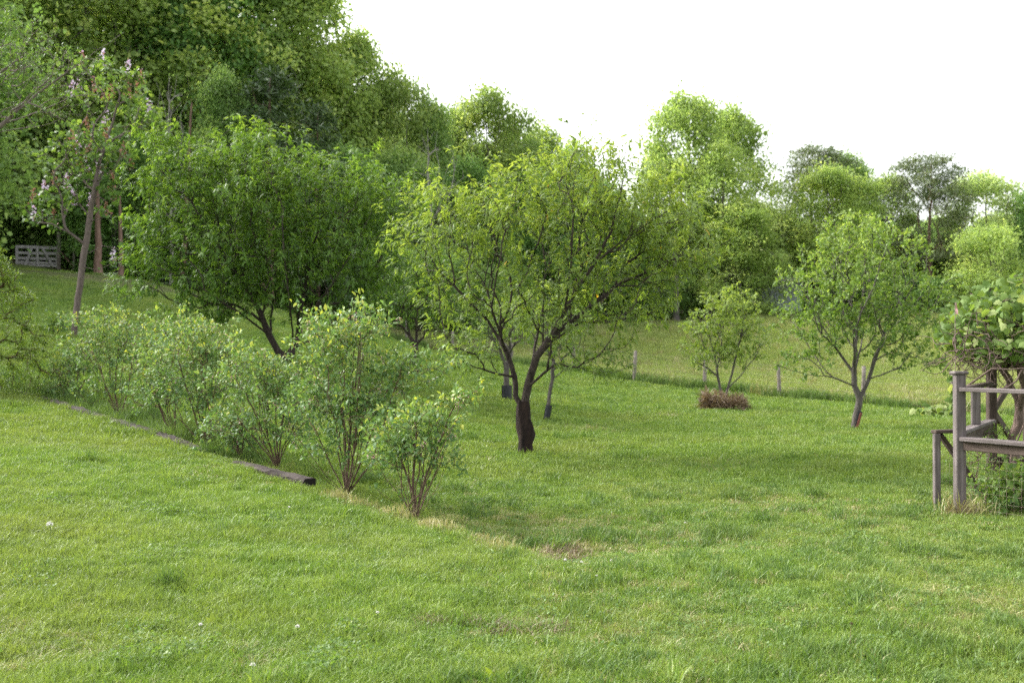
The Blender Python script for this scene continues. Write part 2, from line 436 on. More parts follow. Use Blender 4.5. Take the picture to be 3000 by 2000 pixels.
def ground_mat():
    m, N, L, out = new_mat('lawn_soil')
    ge = N.new('ShaderNodeNewGeometry')
    def noise(s, d=4, r=0.6):
        t = N.new('ShaderNodeTexNoise'); t.inputs['Scale'].default_value = s; t.inputs['Detail'].default_value = d
        t.inputs['Roughness'].default_value = r
        L.new(ge.outputs['Position'], t.inputs['Vector']); return t.outputs['Fac']
    def mix(f, a, b):
        x = N.new('ShaderNodeMix'); x.data_type = 'RGBA'
        L.new(f, x.inputs['Factor']); L.new(a, x.inputs[6]); L.new(b, x.inputs[7]); return x.outputs[2]
    fine = noise(26, 6, 0.75)
    lawn = ramp(N, [(0.3, (0.07, 0.12, 0.025)), (0.5, (0.115, 0.18, 0.035)), (0.75, (0.165, 0.23, 0.06))]); L.new(fine, lawn.inputs[0])
    fld = ramp(N, [(0.3, (0.11, 0.16, 0.035)), (0.55, (0.18, 0.22, 0.055)), (0.8, (0.25, 0.27, 0.09))]); L.new(noise(9, 6, 0.8), fld.inputs[0])
    wod = ramp(N, [(0.35, (0.03, 0.05, 0.014)), (0.5, (0.07, 0.06, 0.035)), (0.7, (0.13, 0.10, 0.07))]); L.new(noise(2.0, 6, 0.75), wod.inputs[0])
    mul = ramp(N, [(0.3, (0.055, 0.035, 0.022)), (0.7, (0.2, 0.14, 0.09))]); L.new(noise(30, 5), mul.inputs[0])
    va = N.new('ShaderNodeAttribute'); va.attribute_name = 'zone'
    sp = N.new('ShaderNodeSeparateColor'); L.new(va.outputs['Color'], sp.inputs[0])
    c = mix(sp.outputs[0], lawn.outputs[0], fld.outputs[0])
    c = mix(sp.outputs[1], c, wod.outputs[0])
    c = mix(sp.outputs[2], c, mul.outputs[0])
    bs = N.new('ShaderNodeBsdfPrincipled'); bs.inputs['Roughness'].default_value = 0.95; bs.inputs['Specular IOR Level'].default_value = 0.1
    L.new(c, bs.inputs['Base Color'])
    bp = N.new('ShaderNodeBump'); bp.inputs['Strength'].default_value = 0.8; bp.inputs['Distance'].default_value = 0.03
    L.new(fine, bp.inputs['Height']); L.new(bp.outputs[0], bs.inputs['Normal'])
    L.new(bs.outputs[0], out.inputs[0])
    return m
tag(link('ground', gme, ground_mat()), 'sloping mown green lawn with meadow and wood floor behind', None, None, 'structure')

# ------------------------------------------------------------------ plant machinery
def unit(v):
    v = np.asarray(v, float)
    return v / np.maximum(np.linalg.norm(v, axis=-1, keepdims=True), 1e-9)

def grow(lines, targets, step, alpha=0.35, up=0.25, jit=0.12, origin=None, rng=RNG):
    """skeleton: given limb polylines plus twigs grown towards target points; returns positions and parents"""
    pos, par, pl, di = [], [], [], []
    def add(p, k):
        p = np.asarray(p, float)
        pos.append(p); par.append(k)
        if k < 0:
            pl.append(0.0); di.append(np.array([0, 0, 1.0]))
        else:
            v = p - pos[k]
            pl.append(pl[k] + np.linalg.norm(v)); di.append(unit(v))
        return len(pos) - 1
    for li, ln in enumerate(lines):
        ln = [np.asarray(p, float) for p in ln]
        if li == 0:
            k = add(ln[0], -1)
        else:
            k = int(np.argmin(((np.array(pos) - ln[0]) ** 2).sum(1)))
        for a, b in zip(ln[:-1], ln[1:]):
            a = pos[k]
            m = max(1, int(round(np.linalg.norm(b - a) / (step * 1.3))))
            for j in range(1, m + 1):
                t = j / m
                p = a + (b - a) * t + (rng.normal(0, jit * step * 0.5, 3) if j < m else 0)
                k = add(p, k)
        if li == 0:
            m0 = len(pos)
    if len(targets):
        o = np.asarray(origin if origin is not None else lines[0][-1], float)
        order = np.argsort(np.linalg.norm(targets - o, axis=1) + rng.normal(0, step, len(targets)))
        buf = np.zeros((200000, 3)); bpl = np.zeros(200000); bd = np.zeros((200000, 3))
        m = len(pos)
        buf[:m] = pos; bpl[:m] = pl; bd[:m] = di
        for ti in order:
            p = targets[ti]
            v = p - buf[:m]
            dist = np.linalg.norm(v, axis=1)
            cosa = (v * bd[:m]).sum(1) / np.maximum(dist, 1e-6)
            cost = dist * (1.25 - 0.3 * cosa) + alpha * bpl[:m]
            cost[:max(1, m0 - 1)] += 1e3
            k = int(np.argmin(cost))
            d = dist[k]
            if d < step * 0.5:
                continue
            a = buf[k]
            c = a + bd[k] * d * 0.33 + np.array([0, 0, up * d * 0.35]) + (p - a) * 0.15
            mm = max(1, int(round(d / step)))
            for j in range(1, mm + 1):
                t = j / mm
                q = a * (1 - t) ** 2 + 2 * c * t * (1 - t) + p * t * t + rng.normal(0, jit * step, 3)
                k = add(q, k)
                buf[m] = q; bpl[m] = pl[-1]; bd[m] = di[-1]; m += 1
    return np.array(pos), np.array(par), np.array(di)

def radii(pos, par, r_tip, r_base, e=2.3):
    nn = len(pos)
    acc = np.zeros(nn); kids = np.zeros(nn, int)
    for i in range(nn - 1, 0, -1):
        if kids[i] == 0:
            acc[i] = r_tip ** e
        kids[par[i]] += 1
        acc[par[i]] += acc[i]
    r = np.maximum(acc, r_tip ** e) ** (1 / e)
    s = r_base / r[0]
    w = np.clip((r - r_tip) / max(r[0] - r_tip, 1e-6), 0, 1)
    return r * (1 + (s - 1) * np.sqrt(w)), kids

def tip_depth(pos, par):
    nn = len(pos)
    d = np.zeros(nn)
    for i in range(nn - 1, 0, -1):
        d[par[i]] = max(d[par[i]], d[i] + np.linalg.norm(pos[i] - pos[par[i]]))
    return d

def tubes(pos, par, rad, sides=6, rmin=0.0, rough=0.0, rng=RNG):
    nn = len(pos)
    kids = [[] for _ in range(nn)]
    for i in range(1, nn):
        kids[par[i]].append(i)
    V, Q = [], []
    off = 0
    stack = [(0, -1)]
    while stack:
        s, fr = stack.pop()
        chain = [fr] if fr >= 0 else []
        k = s
        while True:
            chain.append(k)
            if not kids[k]:
                break
            ks = sorted(kids[k], key=lambda j: -rad[j])
            for j in ks[1:]:
                stack.append((j, k))
            k = ks[0]
        if max(rad[c] for c in chain[1:] or chain) < rmin:
            continue
        c = np.array(chain)
        p = pos[c]
        r = rad[c].copy()
        if fr >= 0:
            r[0] = min(r[0], r[1] * 1.15)
        if len(p) < 2:
            continue
        t = unit(np.gradient(p, axis=0))
        ref = np.array([0.3, 0.9, 0.2]) if abs(t[0][2]) > 0.5 else np.array([0, 0, 1.0])
        sd = 3 if r.max() < 0.006 else (4 if r.max() < 0.02 else sides)
        ang = np.arange(sd) / sd * 2 * np.pi
        u = unit(np.cross(t, ref)); v = np.cross(t, u)
        rr = r[:, None] * (1 + (rng.normal(0, rough, (len(p), sd)) if rough else 0))
        ring = p[:, None] + rr[..., None] * (np.cos(ang)[None, :, None] * u[:, None] + np.sin(ang)[None, :, None] * v[:, None])
        V.append(ring.reshape(-1, 3))
        i0 = off + (np.arange(len(p) - 1)[:, None] * sd + np.arange(sd)[None])
        i1 = off + (np.arange(len(p) - 1)[:, None] * sd + (np.arange(sd)[None] + 1) % sd)
        Q.append(np.stack([i0, i1, i1 + sd, i0 + sd], -1).reshape(-1, 4))
        off += len(p) * sd
    return np.concatenate(V), np.concatenate(Q)

def lance(width=0.2, droop=0.35):
    """narrow leaf: along +Y, normal +Z"""
    st = [(0.0, 0.0), (0.3, 0.85), (0.66, 0.8), (1.0, 0.0)]
    f = lambda t: -droop * t * t
    V = [(0, 0, 0), (-width / 2 * .9, .3, f(.3)), (width / 2 * .9, .3, f(.3)), (-width / 2 * .75, .68, f(.68)), (width / 2 * .75, .68, f(.68)), (0, 1 - droop * .25, f(1))]
    return np.array(V, float), [np.array([[0, 2, 1], [3, 4, 5]]), np.array([[1, 2, 4, 3]])]

def oval(width=0.5, droop=0.15, fold=0.08):
    V = [(0, 0, 0), (-width / 2, .38, fold), (width / 2, .38, fold), (-width * .36, .75, fold - droop * .5), (width * .36, .75, fold - droop * .5), (0, 1, -droop), ]
    return np.array(V, float), [np.array([[0, 2, 1], [3, 4, 5]]), np.array([[1, 2, 4, 3]])]

def spray(seed):
    """ragged little spray of foliage for trees far away: two bent quads"""
    r = np.random.default_rng(seed)
    V = np.array([(-.1, 0, 0), (.1, .02, 0), (.42, .5, .1), (-.42, .46, .06), (.3, .95, -.1), (-.28, 1, -.12)], float)
    V += r.normal(0, .09, V.shape)
    return V, [np.array([[0, 1, 2, 3], [3, 2, 4, 5]])]

def place(tmpl, Pn, D, Nn, S, tint, mats=None):
    """many copies of a leaf template in one mesh: positions, directions, normals, sizes"""
    TV, TF = tmpl
    D = unit(D); X = unit(np.cross(D, Nn)); Z = np.cross(X, D)
    S = np.asarray(S, float)
    if S.ndim == 1: S = np.stack([S, S, S], -1)
    V = (Pn[:, None] + (TV[None, :, 0, None] * S[:, None, 0, None]) * X[:, None] + (TV[None, :, 1, None] * S[:, None, 1, None]) * D[:, None]
         + (TV[None, :, 2, None] * S[:, None, 2, None]) * Z[:, None])
    k = len(TV)
    base = (np.arange(len(Pn)) * k)[:, None, None]
    return V.reshape(-1, 3), [(f[None] + base).reshape(-1, f.shape[1]) for f in TF], np.repeat(tint, k)

def merge(parts):
    V, Fs, T, off = [], {}, [], 0
    for v, f, t in parts:
        for a in f:
            Fs.setdefault(a.shape[1], []).append(a + off)
        V.append(v); T.append(t); off += len(v)
    return np.concatenate(V), [np.concatenate(x) for x in Fs.values()], np.concatenate(T)

def rand_dirs(m, rng=RNG):
    return unit(rng.normal(0, 1, (m, 3)))

def in_ellipsoids(E, m, shell=0.5, rng=RNG, zmin=None):
    """E rows: centre xyz, radii xyz, weight"""
    E = np.array(E, float)
    w = E[:, 6] * E[:, 3] * E[:, 4] * E[:, 5] if True else None
    w = w / w.sum()
    k = rng.choice(len(E), m, p=w)
    rad = rng.uniform(0, 1, m) ** (shell / 3 + 0.0 if shell > 0 else 1 / 3)
    p = E[k, :3] + rand_dirs(m, rng) * rad[:, None] * E[k, 3:6]
    return p

def px_ell(base, d, rows, wide=1.0):
    """ellipsoids given by photograph pixels at depth d: (px, py, rx, ry, depth radius, depth offset, weight) -> local to base"""
    out = []
    for (px, py, rx, ry, dy, oy, w) in rows:
        c = W(px, py, d + oy) - base
        k = (d + oy) / F
        out.append((*c, rx * k * wide, dy, ry * k, w))
    return out

def px_line(base, d, pts):
    return [W(p[0], p[1], d + (p[2] if len(p) > 2 else 0)) - base for p in pts]

def tree(name, base, label, cat, lines, targets, step, r_base, r_tip, bark, leaf_fn, leaf_mat_, group=None, alpha=0.3, up=0.2, sides=8, rough=0.0, jit=0.12, trunk_name='trunk', crown_name='crown', rmin=0.0, rng=RNG, e=2.3, origin=None):
    root = empty(name, base, label, cat, group)
    pos, par, di = grow(lines, targets, step, alpha, up, jit, rng=rng, origin=origin)
    rad, kids = radii(pos, par, r_tip, r_base, e)
    td = tip_depth(pos, par)
    V, Q = tubes(pos, par, rad, sides, rmin, rough, rng)
    tr = link(trunk_name, npmesh(name + '_wood', V, [Q], smooth=True), bark, root)
    if leaf_fn:
        V, Fc, T = leaf_fn(pos, par, di, td, kids, rng)
        cr = link(crown_name, npmesh(name + '_leaves', V, Fc, T), leaf_mat_, root)
        cr['kind'] = 'stuff'
    return root, pos, di, td, rad

def peach_leaves(length=0.13, per=3.0, depth=0.45, whorl=6, width=0.2, young=0.75, shoot=0.26, droop=0.6):
    """long leaves along the twigs and drooping plumes on the new shoots at the twig ends"""
    T = lance(width, droop)
    def fn(pos, par, di, td, kids, rng):
        tw = np.where((td <= depth) & (np.arange(len(pos)) > 3))[0]
        tips = tw[td[tw] < 1e-6]
        k = rng.poisson(per, len(tw))
        i = np.concatenate([np.repeat(tw, k), np.repeat(tips, whorl)])
        m = len(i)
        istip = np.arange(m) >= k.sum()
        sl = rng.uniform(0.4, 1.2, len(pos))
        grow_dir = unit(di * 0.55 + np.array([0, 0, 0.75]) + rng.normal(0, 0.15, di.shape))
        ax = np.where(istip[:, None], grow_dir[i], di[i])
        hh = np.where(istip, rng.uniform(0, 1, m) ** 0.8 * shoot * sl[i], -rng.uniform(0, 0.1, m))
        p = pos[i] + ax * hh[:, None] + rng.normal(0, 0.012, (m, 3))
        rd = rand_dirs(m, rng)
        rd -= ax * (rd * ax).sum(1)[:, None]
        d = unit(rd) * rng.uniform(0.6, 1.1, m)[:, None] + ax * np.where(istip, 0.45, 0.3)[:, None]
        d[:, 2] += np.where(istip, rng.uniform(-0.35, 0.15, m), rng.uniform(-0.5, 0.15, m))
        nrm = np.tile([0, 0, 1.0], (m, 1)) + rng.normal(0, 0.28, (m, 3))
        L_ = length * rng.uniform(0.55, 1.15, m)
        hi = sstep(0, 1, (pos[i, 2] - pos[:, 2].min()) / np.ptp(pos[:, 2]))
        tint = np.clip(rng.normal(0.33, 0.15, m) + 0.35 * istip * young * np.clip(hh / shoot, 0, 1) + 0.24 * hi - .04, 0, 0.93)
        tint = np.where(rng.uniform(0, 1, m) < 0.0015, 1.0, tint)
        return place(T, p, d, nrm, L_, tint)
    return fn

def oval_leaves(length=0.06, per=3.0, depth=0.4, whorl=5, width=0.5, hi_young=0.3, mean=0.35, extra=None, spreadz=0.3):
    T = oval(width)
    def fn(pos, par, di, td, kids, rng):
        tw = np.where((td <= depth) & (np.arange(len(pos)) > 3))[0]
        tips = tw[td[tw] < 1e-6]
        k = rng.poisson(per, len(tw))
        i = np.concatenate([np.repeat(tw, k), np.repeat(tips, whorl)])
        m = len(i)
        istip = np.arange(m) >= k.sum()
        p = pos[i] + rng.normal(0, length * 0.45, (m, 3))
        rd = rand_dirs(m, rng)
        d = rd * 0.8 + di[i] * 0.7
        d[:, 2] += rng.uniform(-spreadz, spreadz, m)
        nrm = np.tile([0, 0, 1.0], (m, 1)) + rng.normal(0, 0.5, (m, 3))
        L_ = length * rng.uniform(0.6, 1.2, m)
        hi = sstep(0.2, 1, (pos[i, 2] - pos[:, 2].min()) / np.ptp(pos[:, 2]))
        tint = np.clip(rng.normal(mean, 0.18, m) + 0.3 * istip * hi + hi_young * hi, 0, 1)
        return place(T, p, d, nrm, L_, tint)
    return fn

def spread_pts(E, m, shell=1.0, rng=RNG, minz=None):
    p = in_ellipsoids(E, m * 2, shell, rng)
    if minz is not None:
        p = p[p[:, 2] > minz]
    return p[:m]

# ------------------------------------------------------------------ woods and far trees: prototypes about 18 m tall
def proto_mesh(name, lines, tg, step, r_base, r_tip, clump_r, per, size, bark, leafm, tmpl, alpha=0.25, up=0.15, seed=1, flat=1.0, droop=0.0, sides=7, rmin=0.012, dens_low=0.0):
    rng = np.random.default_rng(seed)
    pos, par, di = grow(lines, tg, step, alpha, up, 0.1, rng=rng)
    rad, kids = radii(pos, par, r_tip, r_base, 2.2)
    V, Q = tubes(pos, par, rad, sides, rmin, 0.05, rng)
    wood = npmesh(name + '_wood', V, [Q], smooth=True)
    wood.materials.append(bark)
    td = tip_depth(pos, par)
    tips = np.where((td < clump_r * 1.1) & (np.arange(len(pos)) > 6))[0]
    k = rng.poisson(per * rng.gamma(2.0, 0.5, len(tips)))
    i = np.repeat(tips, k)
    m = len(i)
    off = rng.normal(0, 1, (m, 3)) * clump_r * np.array([1, 1, 0.7 * flat])
    p = pos[i] + off
    d = rand_dirs(m, rng) + unit(off) * 0.6
    d[:, 2] += -droop
    nrm = rand_dirs(m, rng) * 0.8 + np.array([0, 0, 0.9])
    tint = np.clip(np.repeat(rng.normal(0.45, 0.2, len(tips)), k) + rng.normal(0, 0.16, m), 0, 1)
    parts = []
    for q, t in enumerate(tmpl):
        s = np.arange(m) % len(tmpl) == q
        parts.append(place(t, p[s], d[s], nrm[s], size * rng.uniform(0.6, 1.3, s.sum()), tint[s]))
    V, Fc, T = merge(parts)
    leaf = npmesh(name + '_leaves', V, Fc, T)
    leaf.materials.append(leafm)
    return wood, leaf

SPR = [spray(1), spray(2), spray(3)]
rngp = np.random.default_rng(5)
def trunk_line(h, z0, wob, seed):
    r = np.random.default_rng(seed)
    zs = np.linspace(z0, h, 7)
    a = np.cumsum(r.normal(0, wob, (7, 2)), 0)
    return [np.array([a[i, 0], a[i, 1], zs[i]]) for i in range(7)]

PRO = {}
def broad(name, seed, h, crown0, rx, m, per, size, clump, bark, bulge=0.45, shellp=1.3, leafm=None):
    r = np.random.default_rng(seed)
    up = trunk_line(h * 0.86, crown0 * 0.9, 0.12, seed)
    low = [np.zeros(3), np.array([0.05, 0, crown0 * 0.45]), up[0]]
    t = r.uniform(0, 1, m)
    zz = crown0 + (h - crown0) * t
    prof = np.sqrt(np.clip(np.where(t < bulge, 1 - ((bulge - t) / (bulge + 0.25)) ** 2, 1 - ((t - bulge) / (1.0 - bulge)) ** 2), 0.02, 1))
    lob = 1 + 0.22 * np.sin(3 * r.uniform(0, 6.28) + zz * 0.9)
    a = r.uniform(0, 6.283, m)
    rr = rx * prof * (r.uniform(0.15, 1, m) ** (1 / 1.8)) * (1 + 0.18 * np.sin(2 * a + zz * 0.5) + 0.12 * np.sin(5 * a + zz))
    tg = np.stack([np.cos(a) * rr, np.sin(a) * rr, zz + r.normal(0, 0.3, m)], -1)
    PRO[name] = proto_mesh(name, [low, up], tg, 0.9, 0.022 * h * 0.75, 0.014, clump, per, size, M[bark], leafm or M['wood_leaf'], SPR, seed=seed)

broad('tulip', 31, 18, 3.5, 3.4, 260, 150, 0.25, 0.58, 'grey_bark', 0.4)
broad('maple', 32, 18, 2.2, 4.8, 300, 160, 0.26, 0.7, 'grey_bark', 0.45)
broad('edge', 33, 18, 0.8, 4.6, 310, 150, 0.26, 0.68, 'grey_bark', 0.35)
broad('oak', 34, 18, 3.4, 5.0, 250, 170, 0.27, 0.75, 'grey_bark', 0.5)
broad('lime', 35, 18, 1.2, 3.6, 260, 140, 0.24, 0.55, 'grey_bark', 0.3)
broad('under', 36, 7, 0.3, 3.0, 120, 190, 0.19, 0.5, 'grey_bark', 0.4)
broad('bare', 37, 12, 3.0, 2.6, 110, 2.2, 0.2, 0.35, 'pale_bark', 0.6)

def pine(name, seed, h, c0, rx, m, per, size, bark='pine_bark', top=True):
    r = np.random.default_rng(seed)
    up = trunk_line(h * 0.95, c0 * 0.8, 0.08, seed)
    low = [np.zeros(3), np.array([0.05, 0, c0 * 0.4]), up[0]]
    t = r.uniform(0, 1, m)
    zz = c0 + (h - c0) * t
    prof = np.sqrt(np.clip(1 - ((t - 0.45) / 0.6) ** 2, 0.1, 1)) if top else (1 - t) ** 0.8 + 0.04
    a = r.uniform(0, 6.283, m)
    rr = rx * prof * r.uniform(0.35, 1, m) * (1 + 0.2 * np.sin(3 * a + zz))
    tg = np.stack([np.cos(a) * rr, np.sin(a) * rr, zz - (0 if top else 0.25 * rr)], -1)
    nd = (np.array([(-.035, 0, 0), (.035, 0, 0), (.05, .6, -.03), (-.05, .6, -.03), (0, 1, -.08)], float), [np.array([[0, 1, 2, 3]]), np.array([[3, 2, 4]])])
    nd2 = (nd[0] * np.array([2.2, 1, 1]), nd[1])
    PRO[name] = proto_mesh(name, [low, up], tg, 0.8, 0.011 * h, 0.012, 0.42 if top else 0.42, per, size, M[bark], M['needle'], [nd, nd2], alpha=0.12, seed=seed, up=0.25 if top else -0.1, flat=0.9 if top else 0.5)
pine('pine', 41, 18, 6.0, 3.7, 420, 90, 0.40)
pine('hemlock', 42, 16, 1.5, 4.4, 300, 60, 0.4, top=False)

GREEN = {'mid': (1.0, 1.0, 1.0, 1), 'deep': (0.78, 0.9, 0.85, 1), 'lit': (1.38, 1.22, 1.2, 1), 'lime': (1.5, 1.3, 1.3, 1), 'pale': (1.9, 1.55, 2.2, 1), 'olive': (1.15, 1.02, 1.0, 1),  # crown tints; lit and lime put sunlight into the colour of some trees
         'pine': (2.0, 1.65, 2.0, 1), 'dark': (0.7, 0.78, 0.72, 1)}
def far_tree(name, proto, px, d, top, wpx, colr, label, rz=0.0, group=None, cat='tree', lean=0.0, base_off=0.0):
    x, y = (px - 1500) / F * d, d
    z = gz(x, y) - 0.1
    wood, leaf = PRO[proto]
    ph = {'under': 7.2, 'bare': 12.0, 'hemlock': 16.2}.get(proto, 18.4)
    pw = {'tulip': 3.9, 'maple': 5.3, 'edge': 5.1, 'oak': 5.5, 'lime': 4.1, 'under': 3.4, 'bare': 2.9, 'pine': 3.4, 'hemlock': 4.6}[proto]
    h = EYE + (HZ - top) / F * d - z
    sx = wpx / F * d / pw
    o = empty(name, (x, y, z), label, cat, group, rz)
    o.scale = (sx, sx, h / ph)
    o.rotation_euler = (0, lean, rz)
    t = link('trunk', wood, None, o)
    c = link('crown', leaf, None, o)
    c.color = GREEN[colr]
    c['kind'] = 'stuff'
    return o

TL = 'trees of the wooded hillside'
far_tree('maple_tree', 'maple', -60, 66, -260, 240, 'mid', 'leafy tree at the far left edge beside the white gate', 0.4, TL)
far_tree('maple_tree', 'maple', 190, 66, -330, 300, 'olive', 'tall broad tree directly behind the white farm gate', 1.9, TL)
far_tree('maple_tree', 'tulip', 420, 68, -260, 250, 'lit', 'tall tree behind the flowering tree, rising out of the top of the picture', 2.2, TL)
far_tree('hardwood_tree', 'oak', 610, 70, -210, 230, 'deep', 'tall deep green tree left of the dark hemlock, its top cut by the frame', 3.3, TL)
far_tree('hardwood_tree', 'tulip', 760, 72, -170, 190, 'lit', 'tall tree behind the dark hemlock with sky showing through its branches', 0.9, TL)
far_tree('tulip_tree', 'tulip', 905, 74, -70, 170, 'lime', 'tall sunlit tree that tops the slope of the skyline, cut by the top edge', 4.1, TL)  # lime tint stands in for yellow sunlight on this crown
far_tree('tulip_tree', 'tulip', 1040, 76, 95, 125, 'lime', 'yellow green tree stepping down on the skyline right of the tallest tree', 5.2, TL)  # yellow skyline light painted in with the lime tint
far_tree('hardwood_tree', 'maple', 1165, 77, 190, 140, 'olive', 'rounded tree halfway down the sloping skyline with feathery outline', 0.2, TL)
far_tree('hardwood_tree', 'oak', 1260, 78, 300, 95, 'mid', 'low tree behind the pale bare stems at the foot of the skyline slope', 1.2, TL)
far_tree('hardwood_tree', 'maple', 1425, 82, 255, 150, 'olive', 'round headed tree standing apart on the skyline above the front peach tree', 2.6, TL)
far_tree('hardwood_tree', 'maple', 1570, 88, 365, 110, 'lit', 'smaller tree right of the round headed tree, low on the skyline', 3.6, TL)
far_tree('hardwood_tree', 'edge', 1680, 92, 420, 100, 'mid', 'tree whose top just shows over the front peach tree', 0.6, TL)
far_tree('hardwood_tree', 'maple', 1325, 84, 300, 105, 'olive', 'tree filling the dip in the skyline left of the round headed tree', 4.3, TL)
far_tree('hardwood_tree', 'edge', 1500, 86, 360, 100, 'mid', 'low tree between the round headed tree and the next one right', 5.3, TL)
far_tree('hemlock_tree', 'hemlock', 790, 59, 185, 290, 'dark', 'dark evergreen hemlock with layered boughs above the left peach tree')
far_tree('hemlock_tree', 'hemlock', 930, 63, 290, 200, 'dark', 'smaller dark evergreen right of the large hemlock')
far_tree('sapling_tree', 'tulip', 645, 58, 205, 85, 'mid', 'slender light green young tree in front of the dark hemlock', 0.5)
far_tree('bare_tree', 'bare', 500, 55, 210, 80, 'mid', 'slim pale stemmed tree with few leaves behind the flowering tree', 0.3)
far_tree('bare_tree', 'bare', 1265, 66, 370, 100, 'olive', 'grey nearly leafless tree between the two peach trees', 1.0)
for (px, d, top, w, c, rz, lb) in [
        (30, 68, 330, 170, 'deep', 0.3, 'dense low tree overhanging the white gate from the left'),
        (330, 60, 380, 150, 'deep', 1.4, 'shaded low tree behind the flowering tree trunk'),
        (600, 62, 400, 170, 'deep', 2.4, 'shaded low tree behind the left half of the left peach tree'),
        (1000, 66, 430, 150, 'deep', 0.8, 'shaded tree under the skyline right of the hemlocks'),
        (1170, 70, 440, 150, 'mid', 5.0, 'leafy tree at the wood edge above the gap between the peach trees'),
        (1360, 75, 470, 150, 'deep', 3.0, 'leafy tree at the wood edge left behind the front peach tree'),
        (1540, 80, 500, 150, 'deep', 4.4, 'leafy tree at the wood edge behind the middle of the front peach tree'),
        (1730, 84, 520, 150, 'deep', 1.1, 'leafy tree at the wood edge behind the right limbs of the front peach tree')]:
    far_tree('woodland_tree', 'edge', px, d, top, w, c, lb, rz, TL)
for (px, d, top, w, c, rz, lb) in [
        (1130, 62, 700, 150, 'deep', 0.4, 'dark bush at the wood edge left of the front peach tree'),
        (1290, 66, 720, 130, 'deep', 1.4, 'dark bush at the wood edge seen through the left limbs of the front peach tree'),
        (1450, 72, 700, 130, 'dark', 2.0, 'dark bush at the wood edge behind the middle limbs of the front peach tree'),
        (1620, 78, 740, 130, 'dark', 3.0, 'dark bush at the wood edge right of the main fork of the front peach tree'),
        (1790, 83, 730, 130, 'dark', 3.9, 'dark bush at the head of the meadow behind the front peach tree'),
        (1940, 86, 800, 90, 'dark', 4.6, 'low dark bush at the head of the meadow right of the front peach tree')]:
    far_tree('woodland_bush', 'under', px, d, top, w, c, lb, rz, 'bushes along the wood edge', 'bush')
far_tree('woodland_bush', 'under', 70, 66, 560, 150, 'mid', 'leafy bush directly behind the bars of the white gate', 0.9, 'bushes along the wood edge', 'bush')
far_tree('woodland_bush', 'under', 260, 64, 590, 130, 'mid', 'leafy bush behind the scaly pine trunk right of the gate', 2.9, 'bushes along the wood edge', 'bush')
TR = 'trees beyond the meadow'
far_tree('hardwood_tree', 'oak', 2010, 92, 285, 150, 'lit', 'tallest bright green tree beyond the meadow', 0.7, TR)
far_tree('hardwood_tree', 'oak', 2150, 96, 325, 130, 'lit', 'spreading tree behind the tallest one with branches reaching right', 2.0, TR)
far_tree('hardwood_tree', 'lime', 1925, 94, 420, 110, 'lime', 'yellow green tree below left of the tallest meadow tree', 1.0, TR)
far_tree('hardwood_tree', 'lime', 2120, 88, 425, 125, 'lime', 'bright lime green conical tree in front of the tallest meadow tree', 3.0, TR)
far_tree('hardwood_tree', 'edge', 2195, 86, 590, 130, 'lit', 'green tree spreading over the shed roof', 4.0, TR)
far_tree('pine_tree', 'pine', 2385, 100, 425, 120, 'pine', 'grey green pine showing over the trees right of the shed')
far_tree('hardwood_tree', 'maple', 2490, 102, 445, 95, 'mid', 'green tree against the right side of the left pine', 1.3, TR)
far_tree('hardwood_tree', 'maple', 2425, 93, 490, 155, 'lime', 'round light green tree in front of the left pine', 2.3, TR)
far_tree('hardwood_tree', 'edge', 2300, 94, 640, 110, 'olive', 'darker tree between the shed and the round light green tree', 5.3, TR)
far_tree('hardwood_tree', 'maple', 2590, 100, 510, 105, 'lit', 'narrow green tree between the two pines', 3.1, TR)
far_tree('pine_tree', 'pine', 2722, 94, 450, 115, 'pine', 'tall pine with bare straight trunk left of the pale tree', 2.0)
far_tree('hardwood_tree', 'maple', 2890, 96, 500, 140, 'pale', 'pale cream green tree at the right edge of the skyline', 0.1, TR)
far_tree('hardwood_tree', 'edge', 3030, 92, 560, 95, 'deep', 'dark green tree cut by the right edge of the frame', 0.9, TR)
far_tree('hardwood_tree', 'under', 2900, 82, 660, 130, 'lime', 'low yellow green tree above the vine covered arbor', 1.7, TR)
far_tree('hardwood_tree', 'edge', 2640, 98, 690, 130, 'olive', 'low tree at the foot of the tall pine', 2.9, TR)
far_tree('hardwood_tree', 'edge', 2780, 99, 720, 110, 'mid', 'low tree behind the apple tree below the pale tree', 4.9, TR)
for (px, d, top, w, c, rz, lb) in [
        (2070, 89, 790, 90, 'dark', 0.6, 'dark bush left of the shed beyond the meadow'),
        (2380, 92, 790, 100, 'deep', 1.6, 'dark bush right of the shed beyond the meadow'),
        (2530, 90, 800, 110, 'deep', 2.6, 'dark bush beyond the meadow behind the apple tree'),
        (2700, 87, 810, 110, 'deep', 3.6, 'dark bush beyond the meadow right of the apple tree'),
        (2860, 84, 800, 110, 'olive', 4.6, 'dark bush beyond the meadow behind the arbor')]:
    far_tree('hedge_bush', 'under', px, d, top, w, c, lb, rz, 'bushes beyond the meadow', 'bush')

